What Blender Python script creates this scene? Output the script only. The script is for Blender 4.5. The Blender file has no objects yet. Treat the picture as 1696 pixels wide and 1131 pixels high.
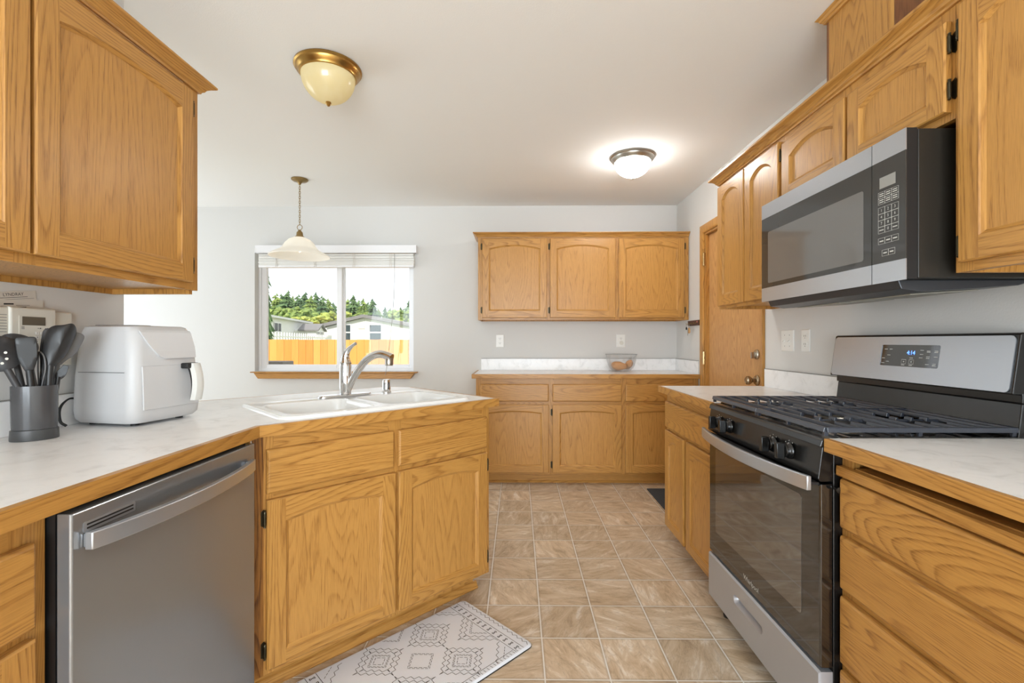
import bpy, bmesh, math, random
from math import pi, sin, cos, radians as R
from mathutils import Vector, Matrix, noise

# ------------------------------------------------------------------ camera, world, sun, window and added fill light, exposure
SC = bpy.context.scene
COL = SC.collection
F_PX, CAM_H, YAW = 772.0, 1.185, 9 / 772.0
cam_data = bpy.data.cameras.new('camera'); cam = bpy.data.objects.new('camera', cam_data); COL.objects.link(cam)
cam_data.sensor_width = 36; cam_data.sensor_fit = 'HORIZONTAL'; cam_data.lens = F_PX / 1696 * 36
cam_data.shift_y = -0.8 / 1696; cam_data.clip_start = 0.02; cam_data.clip_end = 400
cam.location = (0, 0, CAM_H); cam.rotation_euler = (pi / 2, 0, YAW)
SC.camera = cam
vs = SC.view_settings
SC.display_settings.display_device = 'sRGB'
vs.view_transform = 'Standard'; vs.look = 'None'; vs.exposure = 0.22; vs.gamma = 1.0; vs.use_curve_mapping = False
SC.cycles.use_denoising = True
SC.cycles.max_bounces = 10; SC.cycles.diffuse_bounces = 5; SC.cycles.glossy_bounces = 5; SC.cycles.transparent_max_bounces = 12
SC.cycles.caustics_reflective = False; SC.cycles.caustics_refractive = False
SC.cycles.sample_clamp_indirect = 6

world = bpy.data.worlds.new('sky'); SC.world = world; world.use_nodes = True
bgn = world.node_tree.nodes['Background']; bgn.inputs[0].default_value = (0.90, 0.95, 1.0, 1); bgn.inputs[1].default_value = 1.25

def lamp(name, kind, loc, rot, energy, color=(1, 1, 1), size=None):
    d = bpy.data.lights.new(name, kind); o = bpy.data.objects.new(name, d); COL.objects.link(o)
    o.location = loc; o.rotation_euler = rot; d.energy = energy; d.color = color
    if kind == 'AREA':
        d.shape = 'RECTANGLE'; d.size, d.size_y = size
    return o
sun = lamp('sun', 'SUN', (0, -6, 12), (R(52), 0, R(-16)), 3.6, (1.0, 0.93, 0.82)); sun.data.angle = R(0.6)
# off-frame patio daylight, plus two added rear fills tilted up to brighten the ceiling
lamp('added_rear_fill', 'AREA', (-0.1, -3.2, 1.2), (R(116), 0, 0), 185, (0.825, 0.925, 1.0), (2.6, 2.1))
lamp('daylight_patio_door', 'AREA', (-4.46, 3.1, 1.1), (R(114), 0, R(-90)), 40, (0.825, 0.925, 1.0), (1.8, 2.0))
lamp('added_dining_fill', 'AREA', (-3.0, -3.2, 1.2), (R(116), 0, 0), 75, (0.825, 0.925, 1.0), (1.8, 2.0))

# ------------------------------------------------------------------ materials
def lin(r, g, b):
    f = lambda c: (c / 255 / 12.92) if c / 255 <= 0.04045 else ((c / 255 + 0.055) / 1.055) ** 2.4
    return (f(r), f(g), f(b), 1)

class NT:
    def __init__(s, name):
        s.m = bpy.data.materials.new(name); s.m.use_nodes = True
        s.t = s.m.node_tree; s.t.nodes.clear()
        s.out = s.t.nodes.new('ShaderNodeOutputMaterial')
    def n(s, kind, **kw):
        nd = s.t.nodes.new('ShaderNode' + kind)
        for k, v in kw.items():
            if k.startswith('i_'):
                key = k[2:]
                key = int(key) if key.isdigit() else key.replace('_', ' ')
                s.set(nd, key, v)
            else:
                setattr(nd, k, v)
        return nd
    def set(s, nd, key, v):
        if isinstance(v, bpy.types.NodeSocket): s.t.links.new(v, nd.inputs[key])
        else: nd.inputs[key].default_value = v
    def math(s, op, a, b=None, clamp=False):
        nd = s.t.nodes.new('ShaderNodeMath'); nd.operation = op; nd.use_clamp = clamp
        s.set(nd, 0, a)
        if b is not None: s.set(nd, 1, b)
        return nd.outputs[0]
    def vmath(s, op, a, b=None):
        nd = s.t.nodes.new('ShaderNodeVectorMath'); nd.operation = op
        s.set(nd, 0, a)
        if b is not None: s.set(nd, 1, b)
        return nd.outputs[0]
    def mix(s, fac, a, b, blend='MIX'):
        nd = s.t.nodes.new('ShaderNodeMix'); nd.data_type = 'RGBA'; nd.blend_type = blend
        s.set(nd, 0, fac); s.set(nd, 6, a); s.set(nd, 7, b)
        return nd.outputs[2]
    def ramp(s, fac, pts):
        nd = s.t.nodes.new('ShaderNodeValToRGB'); e = nd.color_ramp.elements
        while len(e) < len(pts): e.new(0.5)
        for el, (p, c) in zip(e, pts):
            el.position = p; el.color = c if len(c) == 4 else (*c, 1)
        s.set(nd, 0, fac)
        return nd.outputs[0]
    def bsdf(s, color=None, rough=0.5, metal=0.0, spec=0.5, normal=None, **kw):
        b = s.t.nodes.new('ShaderNodeBsdfPrincipled')
        if color is not None: s.set(b, 'Base Color', color)
        s.set(b, 'Roughness', rough); s.set(b, 'Metallic', metal); s.set(b, 'Specular IOR Level', spec)
        if normal is not None: s.set(b, 'Normal', normal)
        for k, v in kw.items(): s.set(b, k.replace('_', ' '), v)
        s.t.links.new(b.outputs[0], s.out.inputs[0])
        return b
    def bump(s, h, strength=0.2, dist=0.002):
        nd = s.n('Bump'); s.set(nd, 'Strength', strength); s.set(nd, 'Distance', dist); s.set(nd, 'Height', h)
        return nd.outputs[0]
    def obj_co(s, rnd=True, scale=(1, 1, 1)):
        co = s.n('TexCoord').outputs['Object']
        if rnd:
            r = s.n('ObjectInfo').outputs['Random']
            cmb = s.n('CombineXYZ'); 
            for i, k in enumerate((7.3, 11.7, 5.1)): s.set(cmb, i, s.math('MULTIPLY', r, k))
            co = s.vmath('ADD', co, cmb.outputs[0])
        mp = s.n('Mapping'); mp.inputs['Scale'].default_value = scale
        s.t.links.new(co, mp.inputs['Vector'])
        return mp.outputs[0]

def oak(name, axis, light, mid, dark, cath=1.0, rough=0.33, pore_amt=0.52, ring_amt=0.58):
    s = NT(name)
    st = {'x': (0.10, 1, 1), 'y': (1, 0.10, 1), 'z': (1, 1, 0.085)}[axis]
    v = s.obj_co(True, st)
    n1 = s.n('TexNoise', i_Vector=v, i_Scale=4.8 * cath, i_Detail=2.5, i_Roughness=0.35, i_Distortion=0.2).outputs[0]
    rings = s.math('FRACT', s.math('MULTIPLY', n1, 50.0))
    rr = s.ramp(rings, [(0.0, (0.85,) * 3), (0.10, (0.10,) * 3), (0.50, (0.12,) * 3), (0.80, (0.55,) * 3), (0.93, (1.0,) * 3)])
    st2 = {'x': (0.045, 1, 1), 'y': (1, 0.045, 1), 'z': (1, 1, 0.045)}[axis]
    v2 = s.obj_co(True, st2)
    pore = s.n('TexNoise', i_Vector=v2, i_Scale=420.0, i_Detail=2.0, i_Roughness=0.6).outputs[0]
    pp = s.ramp(pore, [(0.42, (0, 0, 0)), (0.66, (1, 1, 1))])
    pr = s.math('MULTIPLY', pp, s.math('ADD', s.math('MULTIPLY', rr, 0.9), 0.3))
    tone = s.n('TexNoise', i_Vector=v2, i_Scale=14.0, i_Detail=2.0).outputs[0]
    c = s.mix(s.math('MULTIPLY', rr, ring_amt), light, mid)
    c = s.mix(s.math('MULTIPLY', pr, pore_amt), c, dark)
    c = s.mix(s.math('MULTIPLY', tone, 0.35), c, mid)
    bm = s.bump(pr, 0.12, 0.0006)
    s.bsdf(c, rough, 0, 0.42, bm)
    return s.m
L_, M_, D_ = lin(201, 150, 79), lin(158, 107, 48), lin(102, 61, 25)
OV = oak('oak_vertical_grain', 'z', L_, M_, D_)
OH = oak('oak_horizontal_grain', 'x', L_, M_, D_)
OY = oak('oak_depth_grain', 'y', L_, M_, D_)
OD = oak('oak_dark_end', 'x', lin(150, 95, 45), lin(125, 75, 35), lin(80, 45, 20))  # darker oak tone, not assigned to any part
OP = oak('oak_panel_veneer', 'z', lin(199, 148, 79), lin(169, 117, 55), lin(108, 66, 27), cath=1.0, pore_amt=0.5, ring_amt=0.36)
ODOOR = oak('oak_door_veneer', 'z', lin(214, 168, 112), lin(190, 138, 82), lin(136, 88, 46), cath=1.3, rough=0.45, pore_amt=0.75)
ODARK = oak('oak_dark_side', 'z', lin(128, 82, 48), lin(110, 68, 38), lin(70, 42, 22))

def plain(name, col, rough=0.5, metal=0.0, spec=0.5, nscale=0, nstr=0.0, ndist=0.001, **kw):
    s = NT(name); nm = None
    if nscale:
        nz = s.n('TexNoise', i_Vector=s.obj_co(False), i_Scale=nscale, i_Detail=3.0).outputs[0]
        nm = s.bump(nz, nstr, ndist)
    s.bsdf(col, rough, metal, spec, nm, **kw)
    return s.m
WALL = plain('wall_paint', lin(217, 216, 213), 0.75, 0, 0.3, 140, 0.35, 0.0012)
CEIL = plain('ceiling_paint', lin(242, 241, 238), 0.85, 0, 0.2, 160, 0.35, 0.0012)
WHITE = plain('white_plastic', lin(238, 237, 232), 0.35)
WHITE2 = plain('white_vinyl', lin(240, 240, 242), 0.4)
PORC = plain('sink_enamel', lin(240, 240, 238), 0.16, 0, 0.55)
FRYER = plain('grey_white_plastic', lin(205, 205, 206), 0.42, nscale=500, nstr=0.05)
FRYERH = plain('pale_plastic', lin(222, 221, 216), 0.35)
KEYP = plain('aged_white_plastic', lin(222, 219, 208), 0.45)
BLACK = plain('black_enamel', lin(22, 21, 20), 0.22, 0, 0.55)
BLACKM = plain('black_matte', lin(20, 20, 21), 0.5)
BLACKG = plain('black_glass', lin(24, 23, 22), 0.05, 0, 0.6, IOR=1.9)
OVENG = plain('oven_window_glass', lin(58, 57, 56), 0.04, 0, 0.8, IOR=2.3)
MWG = plain('microwave_window_glass', lin(112, 110, 107), 0.06, 0, 0.7)
MWD = plain('microwave_dark_glass', lin(58, 57, 55), 0.05, 0, 0.6)
IRON = plain('cast_iron', lin(46, 51, 62), 0.28, 0, 0.7, 300, 0.12)
BRONZE = plain('antique_bronze', lin(70, 64, 48), 0.35, 0.85)
BRASS = plain('antique_brass', lin(178, 140, 78), 0.28, 1.0)
BRASSD = plain('dark_brass', lin(150, 126, 84), 0.35, 0.9)
NICKEL = plain('brushed_nickel', lin(176, 172, 164), 0.3, 1.0)
CHROME = plain('chrome', lin(225, 226, 228), 0.06, 1.0)
GREYP = plain('charcoal_nylon', lin(62, 62, 64), 0.42)
GREYD = plain('dark_nylon', lin(38, 38, 39), 0.38)
GREYL = plain('mid_grey_nylon', lin(105, 105, 106), 0.45)
HOLD = plain('smoky_plastic', lin(72, 72, 74), 0.15, 0, 0.55)
HOLDB = plain('smoky_plastic_base', lin(66, 67, 68), 0.3)
INK = plain('printed_ink', lin(40, 40, 42), 0.7)
LEG = plain('pale_legend_print', lin(205, 205, 200), 0.5)
LCD = plain('lcd_glass', lin(96, 88, 74), 0.3)
LCDG = plain('grey_lcd', lin(150, 150, 145), 0.3)
PAPER = plain('paper', lin(214, 208, 198), 0.8)
MATM = plain('foam_mat_vinyl', lin(230, 234, 242), 0.6, nscale=220, nstr=0.1)
RUG = plain('charcoal_doormat', lin(62, 66, 70), 0.95, nscale=260, nstr=1.0, ndist=0.004)
GAP = plain('dark_gap', lin(30, 20, 12), 0.8)
WOODDK = plain('dark_walnut_plaque', lin(78, 44, 28), 0.5, nscale=60, nstr=0.2)
BROWN = plain('brown_skin', lin(196, 146, 100), 0.65, nscale=70, nstr=0.25, ndist=0.002)
TAN = plain('tan_leather', lin(196, 150, 96), 0.6)
LINE_GREY = plain('line_grey', lin(150, 148, 144), 0.8)

def stainless(name, base, rough, axis, metal=1.0):
    s = NT(name)
    sc = {'x': (8, 1400, 1400), 'z': (1400, 1400, 8), 'y': (1400, 8, 1400)}[axis]
    nz = s.n('TexNoise', i_Vector=s.obj_co(False, sc), i_Scale=1.0, i_Detail=2.0).outputs[0]
    rg = s.math('ADD', s.math('MULTIPLY', nz, 0.10), rough - 0.05)
    s.bsdf(base, rg, metal, 0.5)
    return s.m
STEEL = stainless('stainless_brushed', lin(188, 193, 200), 0.30, 'x', 0.78)
STEELD = plain('stainless_door', lin(152, 154, 157), 0.19, 0.62, 0.5)
STEELB = stainless('satin_grey_steel', lin(184, 187, 194), 0.36, 'x', 0.6)

def laminate():
    s = NT('white_marbled_laminate')
    a = s.n('TexNoise', i_Vector=s.obj_co(False), i_Scale=13.0, i_Detail=6.0, i_Roughness=0.62, i_Distortion=0.8).outputs[0]
    c = s.ramp(a, [(0.3, lin(226, 226, 225)), (0.47, lin(243, 243, 243)), (0.62, lin(246, 246, 246)), (0.8, lin(236, 236, 236))])
    s.bsdf(c, 0.3, 0, 0.45)
    return s.m
LAM = laminate()

def floor_mat():
    s = NT('slate_tile_vinyl')
    co = s.n('TexCoord').outputs['Object']
    sep = s.n('SeparateXYZ', i_0=co)
    T = 0.2293
    u = s.math('DIVIDE', s.math('SUBTRACT', sep.outputs[0], 0.097), T)
    v = s.math('DIVIDE', s.math('SUBTRACT', sep.outputs[1], 1.633), 0.2286)
    fu, fv = s.math('FRACT', u), s.math('FRACT', v)
    iu, iv = s.math('FLOOR', u), s.math('FLOOR', v)
    idx = s.n('CombineXYZ', i_0=iu, i_1=iv)
    wn = s.n('TexWhiteNoise', noise_dimensions='2D', i_Vector=idx.outputs[0])
    rnd, rc = wn.outputs[0], wn.outputs[1]
    off = s.vmath('MULTIPLY', rc, (37.0, 53.0, 19.0))
    ang = s.math('MULTIPLY', s.math('SUBTRACT', rnd, 0.5), 3.0)
    ro = s.n('VectorRotate', i_Vector=co, i_Angle=ang)
    p = s.vmath('ADD', ro.outputs[0], off)
    st = s.vmath('MULTIPLY', p, (1.0, 3.2, 1.0))
    a = s.n('TexNoise', i_Vector=st, i_Scale=6.5, i_Detail=8.0, i_Roughness=0.7, i_Distortion=0.7).outputs[0]
    b = s.n('TexNoise', i_Vector=p, i_Scale=3.0, i_Detail=3.0, i_Distortion=1.0).outputs[0]
    c = s.ramp(a, [(0.32, lin(158, 134, 106)), (0.45, lin(203, 180, 150)), (0.55, lin(218, 199, 173)), (0.66, lin(246, 238, 226))])
    c2 = s.ramp(b, [(0.3, lin(182, 154, 120)), (0.7, lin(222, 206, 184))])
    c = s.mix(0.28, c, c2)
    vein = s.n('TexNoise', i_Vector=st, i_Scale=4.0, i_Detail=5.0, i_Roughness=0.55, i_Distortion=2.2).outputs[0]
    vm = s.ramp(s.math('ABSOLUTE', s.math('SUBTRACT', vein, 0.5)), [(0.0, (1, 1, 1)), (0.022, (0, 0, 0))])
    c = s.mix(s.math('MULTIPLY', vm, 0.25), c, lin(128, 110, 92))
    val = s.math('ADD', s.math('MULTIPLY', rnd, 0.20), 0.85)
    c = s.mix(1.0, c, s.n('CombineColor', i_0=val, i_1=val, i_2=val).outputs[0], 'MULTIPLY')
    # grout: thin pale line with a slim dark edge
    du = s.math('MINIMUM', fu, s.math('SUBTRACT', 1.0, fu)); dv = s.math('MINIMUM', fv, s.math('SUBTRACT', 1.0, fv))
    d = s.math('MINIMUM', du, dv)
    g = s.ramp(d, [(0.008, (1, 1, 1)), (0.014, (0, 0, 0))])
    e = s.ramp(d, [(0.016, (1, 1, 1)), (0.05, (0, 0, 0))])
    c = s.mix(s.math('MULTIPLY', e, 0.34), c, lin(110, 92, 74))
    c = s.mix(s.math('MULTIPLY', g, 0.95), c, lin(236, 233, 228))
    hgt = s.math('SUBTRACT', s.math('MULTIPLY', a, 0.5), s.math('MULTIPLY', g, 0.5))
    s.bsdf(c, 0.34, 0, 0.4, s.bump(hgt, 0.15, 0.002))
    return s.m
FLOOR = floor_mat()

def glass_pane(name, tint=(1, 1, 1, 1), refl=0.06):
    s = NT(name)
    t = s.n('BsdfTransparent', i_0=tint); g = s.n('BsdfGlossy', i_Roughness=0.02)
    lw = s.n('LayerWeight', i_Blend=0.25)
    mx = s.n('MixShader', i_0=s.math('ADD', s.math('MULTIPLY', lw.outputs[0], 0.3), refl), i_1=t.outputs[0], i_2=g.outputs[0])
    s.t.links.new(mx.outputs[0], s.out.inputs[0])
    return s.m
PANE = glass_pane('window_glass', refl=0.02)
BOWLG = glass_pane('clear_bowl_glass', (0.985, 0.985, 0.985, 1), 0.02)

def lamp_glass(name, col, emit=0.0, ecol=(1, 0.97, 0.92, 1)):
    s = NT(name)
    nz = s.n('TexNoise', i_Vector=s.obj_co(False), i_Scale=9.0, i_Detail=4.0, i_Distortion=1.5).outputs[0]
    c = s.mix(s.math('MULTIPLY', nz, 0.3), col, (1, 1, 1, 1))
    d = s.n('BsdfDiffuse', i_Color=c); t = s.n('BsdfTranslucent', i_Color=c); g = s.n('BsdfGlossy', i_Roughness=0.15)
    m1 = s.n('MixShader', i_0=0.45, i_1=d.outputs[0], i_2=t.outputs[0])
    m2 = s.n('MixShader', i_0=0.06, i_1=m1.outputs[0], i_2=g.outputs[0])
    last = m2.outputs[0]
    if emit:
        e = s.n('Emission', i_Color=ecol, i_Strength=emit)
        ad = s.n('AddShader', i_0=last, i_1=e.outputs[0]); last = ad.outputs[0]
    s.t.links.new(last, s.out.inputs[0])
    return s.m
GL_LIT = lamp_glass('lit_frosted_glass', lin(250, 250, 248), 26.0, (1, 0.985, 0.96, 1))
GL_CREAM = lamp_glass('cream_glass', lin(232, 216, 160), 0.12, (1.0, 0.85, 0.5, 1))
GL_BELL = lamp_glass('alabaster_glass', lin(246, 243, 235), 0.10, (1.0, 0.96, 0.86, 1))
def emit_mat(name, col, st):
    s = NT(name); e = s.n('Emission', i_Color=col, i_Strength=st); s.t.links.new(e.outputs[0], s.out.inputs[0]); return s.m
BLUE = emit_mat('blue_led_digits', (0.10, 0.25, 1.0, 1), 4.0)

def island_mat(name, c1, c2, rough=0.7, grain=True):
    s = NT(name)
    r = s.n('NewGeometry').outputs['Random Per Island']
    v = s.obj_co(False, (1, 1, 0.08))
    nz = s.n('TexNoise', i_Vector=v, i_Scale=30.0, i_Detail=3.0).outputs[0]
    f = s.math('ADD', s.math('MULTIPLY', r, 0.7), s.math('MULTIPLY', nz, 0.4))
    s.bsdf(s.mix(f, c1, c2), rough, 0, 0.2)
    return s.m
CEDAR = island_mat('cedar_boards', lin(236, 176, 96), lin(205, 132, 58))
def leaf_mat(name, c1, c2):
    s = NT(name)
    nz = s.n('TexNoise', i_Vector=s.obj_co(True), i_Scale=1.6, i_Detail=5.0, i_Roughness=0.7).outputs[0]
    s.bsdf(s.ramp(nz, [(0.35, c1), (0.65, c2)]), 0.8, 0, 0.15)
    return s.m
LEAF_D = leaf_mat('conifer_needles', lin(56, 84, 62), lin(120, 146, 96))
LEAF_M = leaf_mat('mixed_green_leaves', lin(76, 106, 60), lin(160, 176, 98))
LEAF_Y = leaf_mat('yellow_green_leaves', lin(126, 146, 72), lin(184, 188, 100))
LEAF_O = leaf_mat('autumn_leaves', lin(180, 128, 58), lin(216, 190, 96))
BARK = plain('bark', lin(90, 74, 60), 0.9)
SIDING = plain('white_siding', lin(232, 232, 228), 0.7)
ROOFM = plain('grey_shingle', lin(128, 126, 126), 0.9, nscale=8, nstr=0.3)
TEAL = plain('teal_tarp', lin(120, 170, 176), 0.6)
GRASS = plain('dry_lawn', lin(140, 150, 90), 0.95, nscale=40, nstr=0.5)
WINDK = plain('dark_window_glass', lin(60, 72, 76), 0.1)

# ------------------------------------------------------------------ mesh helpers
class MB:
    """Collects geometry; build() links it as one mesh object."""
    def __init__(s): s.v, s.f, s.mi, s.sm = [], [], [], []
    def add(s, verts, faces, mi=0, smooth=False):
        o = len(s.v); s.v += [tuple(v) for v in verts]
        for f in faces:
            s.f.append(tuple(i + o for i in f)); s.mi.append(mi); s.sm.append(smooth)
        return s
    def box(s, x0, x1, y0, y1, z0, z1, mi=0):
        v = [(x, y, z) for z in (z0, z1) for y in (y0, y1) for x in (x0, x1)]
        return s.add(v, [(0, 2, 3, 1), (4, 5, 7, 6), (0, 1, 5, 4), (2, 6, 7, 3), (0, 4, 6, 2), (1, 3, 7, 5)], mi)
    def cbox(s, x0, x1, y0, y1, z0, z1, c=0.004, mi=0):
        """box whose front (-y) edges are chamfered by c"""
        v = [(x0, y1, z0), (x1, y1, z0), (x1, y1, z1), (x0, y1, z1),
             (x0, y0 + c, z0), (x1, y0 + c, z0), (x1, y0 + c, z1), (x0, y0 + c, z1),
             (x0 + c, y0, z0 + c), (x1 - c, y0, z0 + c), (x1 - c, y0, z1 - c), (x0 + c, y0, z1 - c)]
        f = [(0, 3, 2, 1), (8, 9, 10, 11)]
        for i in range(4):
            j = (i + 1) % 4
            f.append((i, j, 4 + j, 4 + i)); f.append((4 + i, 4 + j, 8 + j, 8 + i))
        return s.add(v, f, mi)
    def prism(s, poly, axis, a, b, mi=0, smooth=False):
        """extrude a 2D polygon along axis ('x': pts (y,z); 'y': pts (x,z); 'z': pts (x,y))"""
        def P(p, t):
            return {'x': (t, p[0], p[1]), 'y': (p[0], t, p[1]), 'z': (p[0], p[1], t)}[axis]
        n = len(poly)
        v = [P(p, a) for p in poly] + [P(p, b) for p in poly]
        f = [tuple(range(n))[::-1], tuple(range(n, 2 * n))]
        s.add(v, f, mi)
        s.add(v, [(i, (i + 1) % n, n + (i + 1) % n, n + i) for i in range(n)], mi, smooth)
        return s
    def lathe(s, prof, c=(0, 0, 0), n=32, mi=0, axis='z', smooth=True, sx=1, sy=1):
        v, f = [], []
        m = len(prof)
        for (r, h) in prof:
            for k in range(n):
                a = 2 * pi * k / n
                x, y = r * cos(a) * sx, r * sin(a) * sy
                if axis == 'z': v.append((c[0] + x, c[1] + y, c[2] + h))
                elif axis == 'y': v.append((c[0] + x, c[1] + h, c[2] + y))
                else: v.append((c[0] + h, c[1] + x, c[2] + y))
        for i in range(m - 1):
            for k in range(n):
                k2 = (k + 1) % n
                f.append((i * n + k, i * n + k2, (i + 1) * n + k2, (i + 1) * n + k))
        if prof[0][0] > 1e-6: f.append(tuple(range(n))[::-1])
        if prof[-1][0] > 1e-6: f.append(tuple((m - 1) * n + k for k in range(n)))
        return s.add(v, f, mi, smooth)
    def tube(s, pts, r, n=10, mi=0, closed=False, smooth=True, flat=None):
        """r: radius or list; flat=(a,b) elliptical factors"""
        pts = [Vector(p) for p in pts]; m = len(pts)
        rs = r if isinstance(r, (list, tuple)) else [r] * m
        v, f = [], []
        up = Vector((0, 0, 1))
        t0 = (pts[1] - pts[0]).normalized()
        if abs(t0.dot(up)) > 0.95: up = Vector((1, 0, 0))
        nrm = t0.cross(up).normalized()
        for i, p in enumerate(pts):
            if closed: t = (pts[(i + 1) % m] - pts[i - 1]).normalized()
            else: t = (pts[min(i + 1, m - 1)] - pts[max(i - 1, 0)]).normalized()
            nrm = (nrm - t * nrm.dot(t))
            nrm = nrm.normalized() if nrm.length > 1e-6 else t.orthogonal().normalized()
            b = t.cross(nrm)
            fa, fb = flat if flat else (1, 1)
            for k in range(n):
                a = 2 * pi * k / n
                v.append(p + nrm * (cos(a) * rs[i] * fa) + b * (sin(a) * rs[i] * fb))
        for i in range(m if closed else m - 1):
            j = (i + 1) % m
            for k in range(n):
                k2 = (k + 1) % n
                f.append((i * n + k, i * n + k2, j * n + k2, j * n + k))
        if not closed:
            f.append(tuple(range(n))[::-1]); f.append(tuple((m - 1) * n + k for k in range(n)))
        return s.add(v, f, mi, smooth)
    def loft(s, rings, mi=0, smooth=True, cap0=True, cap1=True):
        n = len(rings[0]); v = [p for r in rings for p in r]; f = []
        for i in range(len(rings) - 1):
            for k in range(n):
                k2 = (k + 1) % n
                f.append((i * n + k, i * n + k2, (i + 1) * n + k2, (i + 1) * n + k))
        s.add(v, f, mi, smooth)
        caps = []
        if cap0: caps.append(tuple(range(n))[::-1])
        if cap1: caps.append(tuple((len(rings) - 1) * n + k for k in range(n)))
        if caps:
            o = len(s.v) - len(v)
            for c in caps: s.f.append(tuple(i + o for i in c)); s.mi.append(mi); s.sm.append(False)
        return s
    def fill(s, loops, z, mi=0, axis='z', flip=False):
        """planar face with holes; loops are 2D point lists"""
        bm = bmesh.new(); edges = []
        for lp in loops:
            vs_ = [bm.verts.new((p[0], p[1], 0)) for p in lp]
            for i in range(len(vs_)): edges.append(bm.edges.new((vs_[i], vs_[(i + 1) % len(vs_)])))
        bmesh.ops.triangle_fill(bm, use_beauty=True, edges=edges, normal=(0, 0, 1))
        bm.verts.index_update()
        vv = [v.co.copy() for v in bm.verts]
        ff = [tuple(v.index for v in f.verts) for f in bm.faces]
        bm.free()
        conv = {'z': lambda p: (p.x, p.y, z), 'y': lambda p: (p.x, z, p.y), 'x': lambda p: (z, p.x, p.y)}[axis]
        return s.add([conv(p) for p in vv], [t[::-1] if flip else t for t in ff], mi)
    def walls(s, loop, z0, z1, mi=0, smooth=False):
        n = len(loop)
        v = [(p[0], p[1], z0) for p in loop] + [(p[0], p[1], z1) for p in loop]
        return s.add(v, [(i, (i + 1) % n, n + (i + 1) % n, n + i) for i in range(n)], mi, smooth)
    def text(s, string, size, origin, ux, uy, mi=0, align='CENTER', depth=0.0):
        cu = bpy.data.curves.new('t', 'FONT'); cu.body = string; cu.size = size; cu.align_x = align; cu.align_y = 'CENTER'
        cu.resolution_u = 2
        ob = bpy.data.objects.new('t', cu); COL.objects.link(ob)
        dg = bpy.context.evaluated_depsgraph_get()
        me = bpy.data.meshes.new_from_object(ob.evaluated_get(dg))
        o, ux, uy = Vector(origin), Vector(ux), Vector(uy)
        s.add([o + ux * v.co.x + uy * v.co.y for v in me.vertices], [tuple(p.vertices) for p in me.polygons], mi)
        bpy.data.objects.remove(ob); bpy.data.curves.remove(cu); bpy.data.meshes.remove(me)
        return s
    def xf(s, M):
        s.v = [tuple(M @ Vector(v)) for v in s.v]; return s
    def build(s, name, mats, parent=None, bevel=0.0, seg=2, label=None, sub=0):
        me = bpy.data.meshes.new(name)
        me.from_pydata(s.v, [], s.f)
        mats = mats if isinstance(mats, (list, tuple)) else [mats]
        for m in mats: me.materials.append(m)
        me.polygons.foreach_set('material_index', s.mi)
        me.polygons.foreach_set('use_smooth', s.sm)
        bm = bmesh.new(); bm.from_mesh(me)
        bmesh.ops.remove_doubles(bm, verts=bm.verts, dist=1e-6)
        bmesh.ops.recalc_face_normals(bm, faces=bm.faces)
        bm.to_mesh(me); bm.free()
        if any(s.sm): me.set_sharp_from_angle(angle=R(40))
        o = bpy.data.objects.new(name, me); COL.objects.link(o)
        if parent: o.parent = parent
        if bevel:
            b = o.modifiers.new('bevel', 'BEVEL'); b.width = bevel; b.segments = seg; b.limit_method = 'ANGLE'; b.angle_limit = R(35)
            b.harden_normals = False
        if sub:
            d = o.modifiers.new('subdivision', 'SUBSURF'); d.levels = d.render_levels = sub
        if label: o['label'] = label
        return o

def rrect(x0, x1, y0, y1, r, n=5):
    pts = []
    for cx, cy, a0 in ((x1 - r, y1 - r, 0), (x0 + r, y1 - r, 90), (x0 + r, y0 + r, 180), (x1 - r, y0 + r, 270)):
        for k in range(n + 1):
            a = R(a0 + 90 * k / n); pts.append((cx + r * cos(a), cy + r * sin(a)))
    return pts
def bez(pts, n=12):
    """Catmull-Rom through pts"""
    P = [Vector(p) for p in pts]; P = [P[0] * 2 - P[1]] + P + [P[-1] * 2 - P[-2]]; out = []
    for i in range(1, len(P) - 2):
        for k in range(n):
            t = k / n
            a, b, c, d = P[i - 1], P[i], P[i + 1], P[i + 2]
            out.append(0.5 * ((2 * b) + (c - a) * t + (2 * a - 5 * b + 4 * c - d) * t * t + (3 * b - a - 3 * c + d) * t ** 3))
    out.append(P[-2]); return out

def tag(o, label, cat, group=None):
    o['label'] = label; o['category'] = cat
    if group: o['group'] = group
    return o
def thing(name, label, cat, loc=(0, 0, 0), rz=0.0, group=None):
    o = bpy.data.objects.new(name, None); COL.objects.link(o); o.empty_display_size = 0.05
    o.location = loc; o.rotation_euler = (0, 0, rz)
    return tag(o, label, cat, group)
def struct(o):
    o['kind'] = 'structure'; return o
def copy_tree(o, parent=None):
    c = o.copy(); COL.objects.link(c)
    if parent: c.parent = parent
    for ch in list(o.children): copy_tree(ch, c)
    return c

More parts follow.
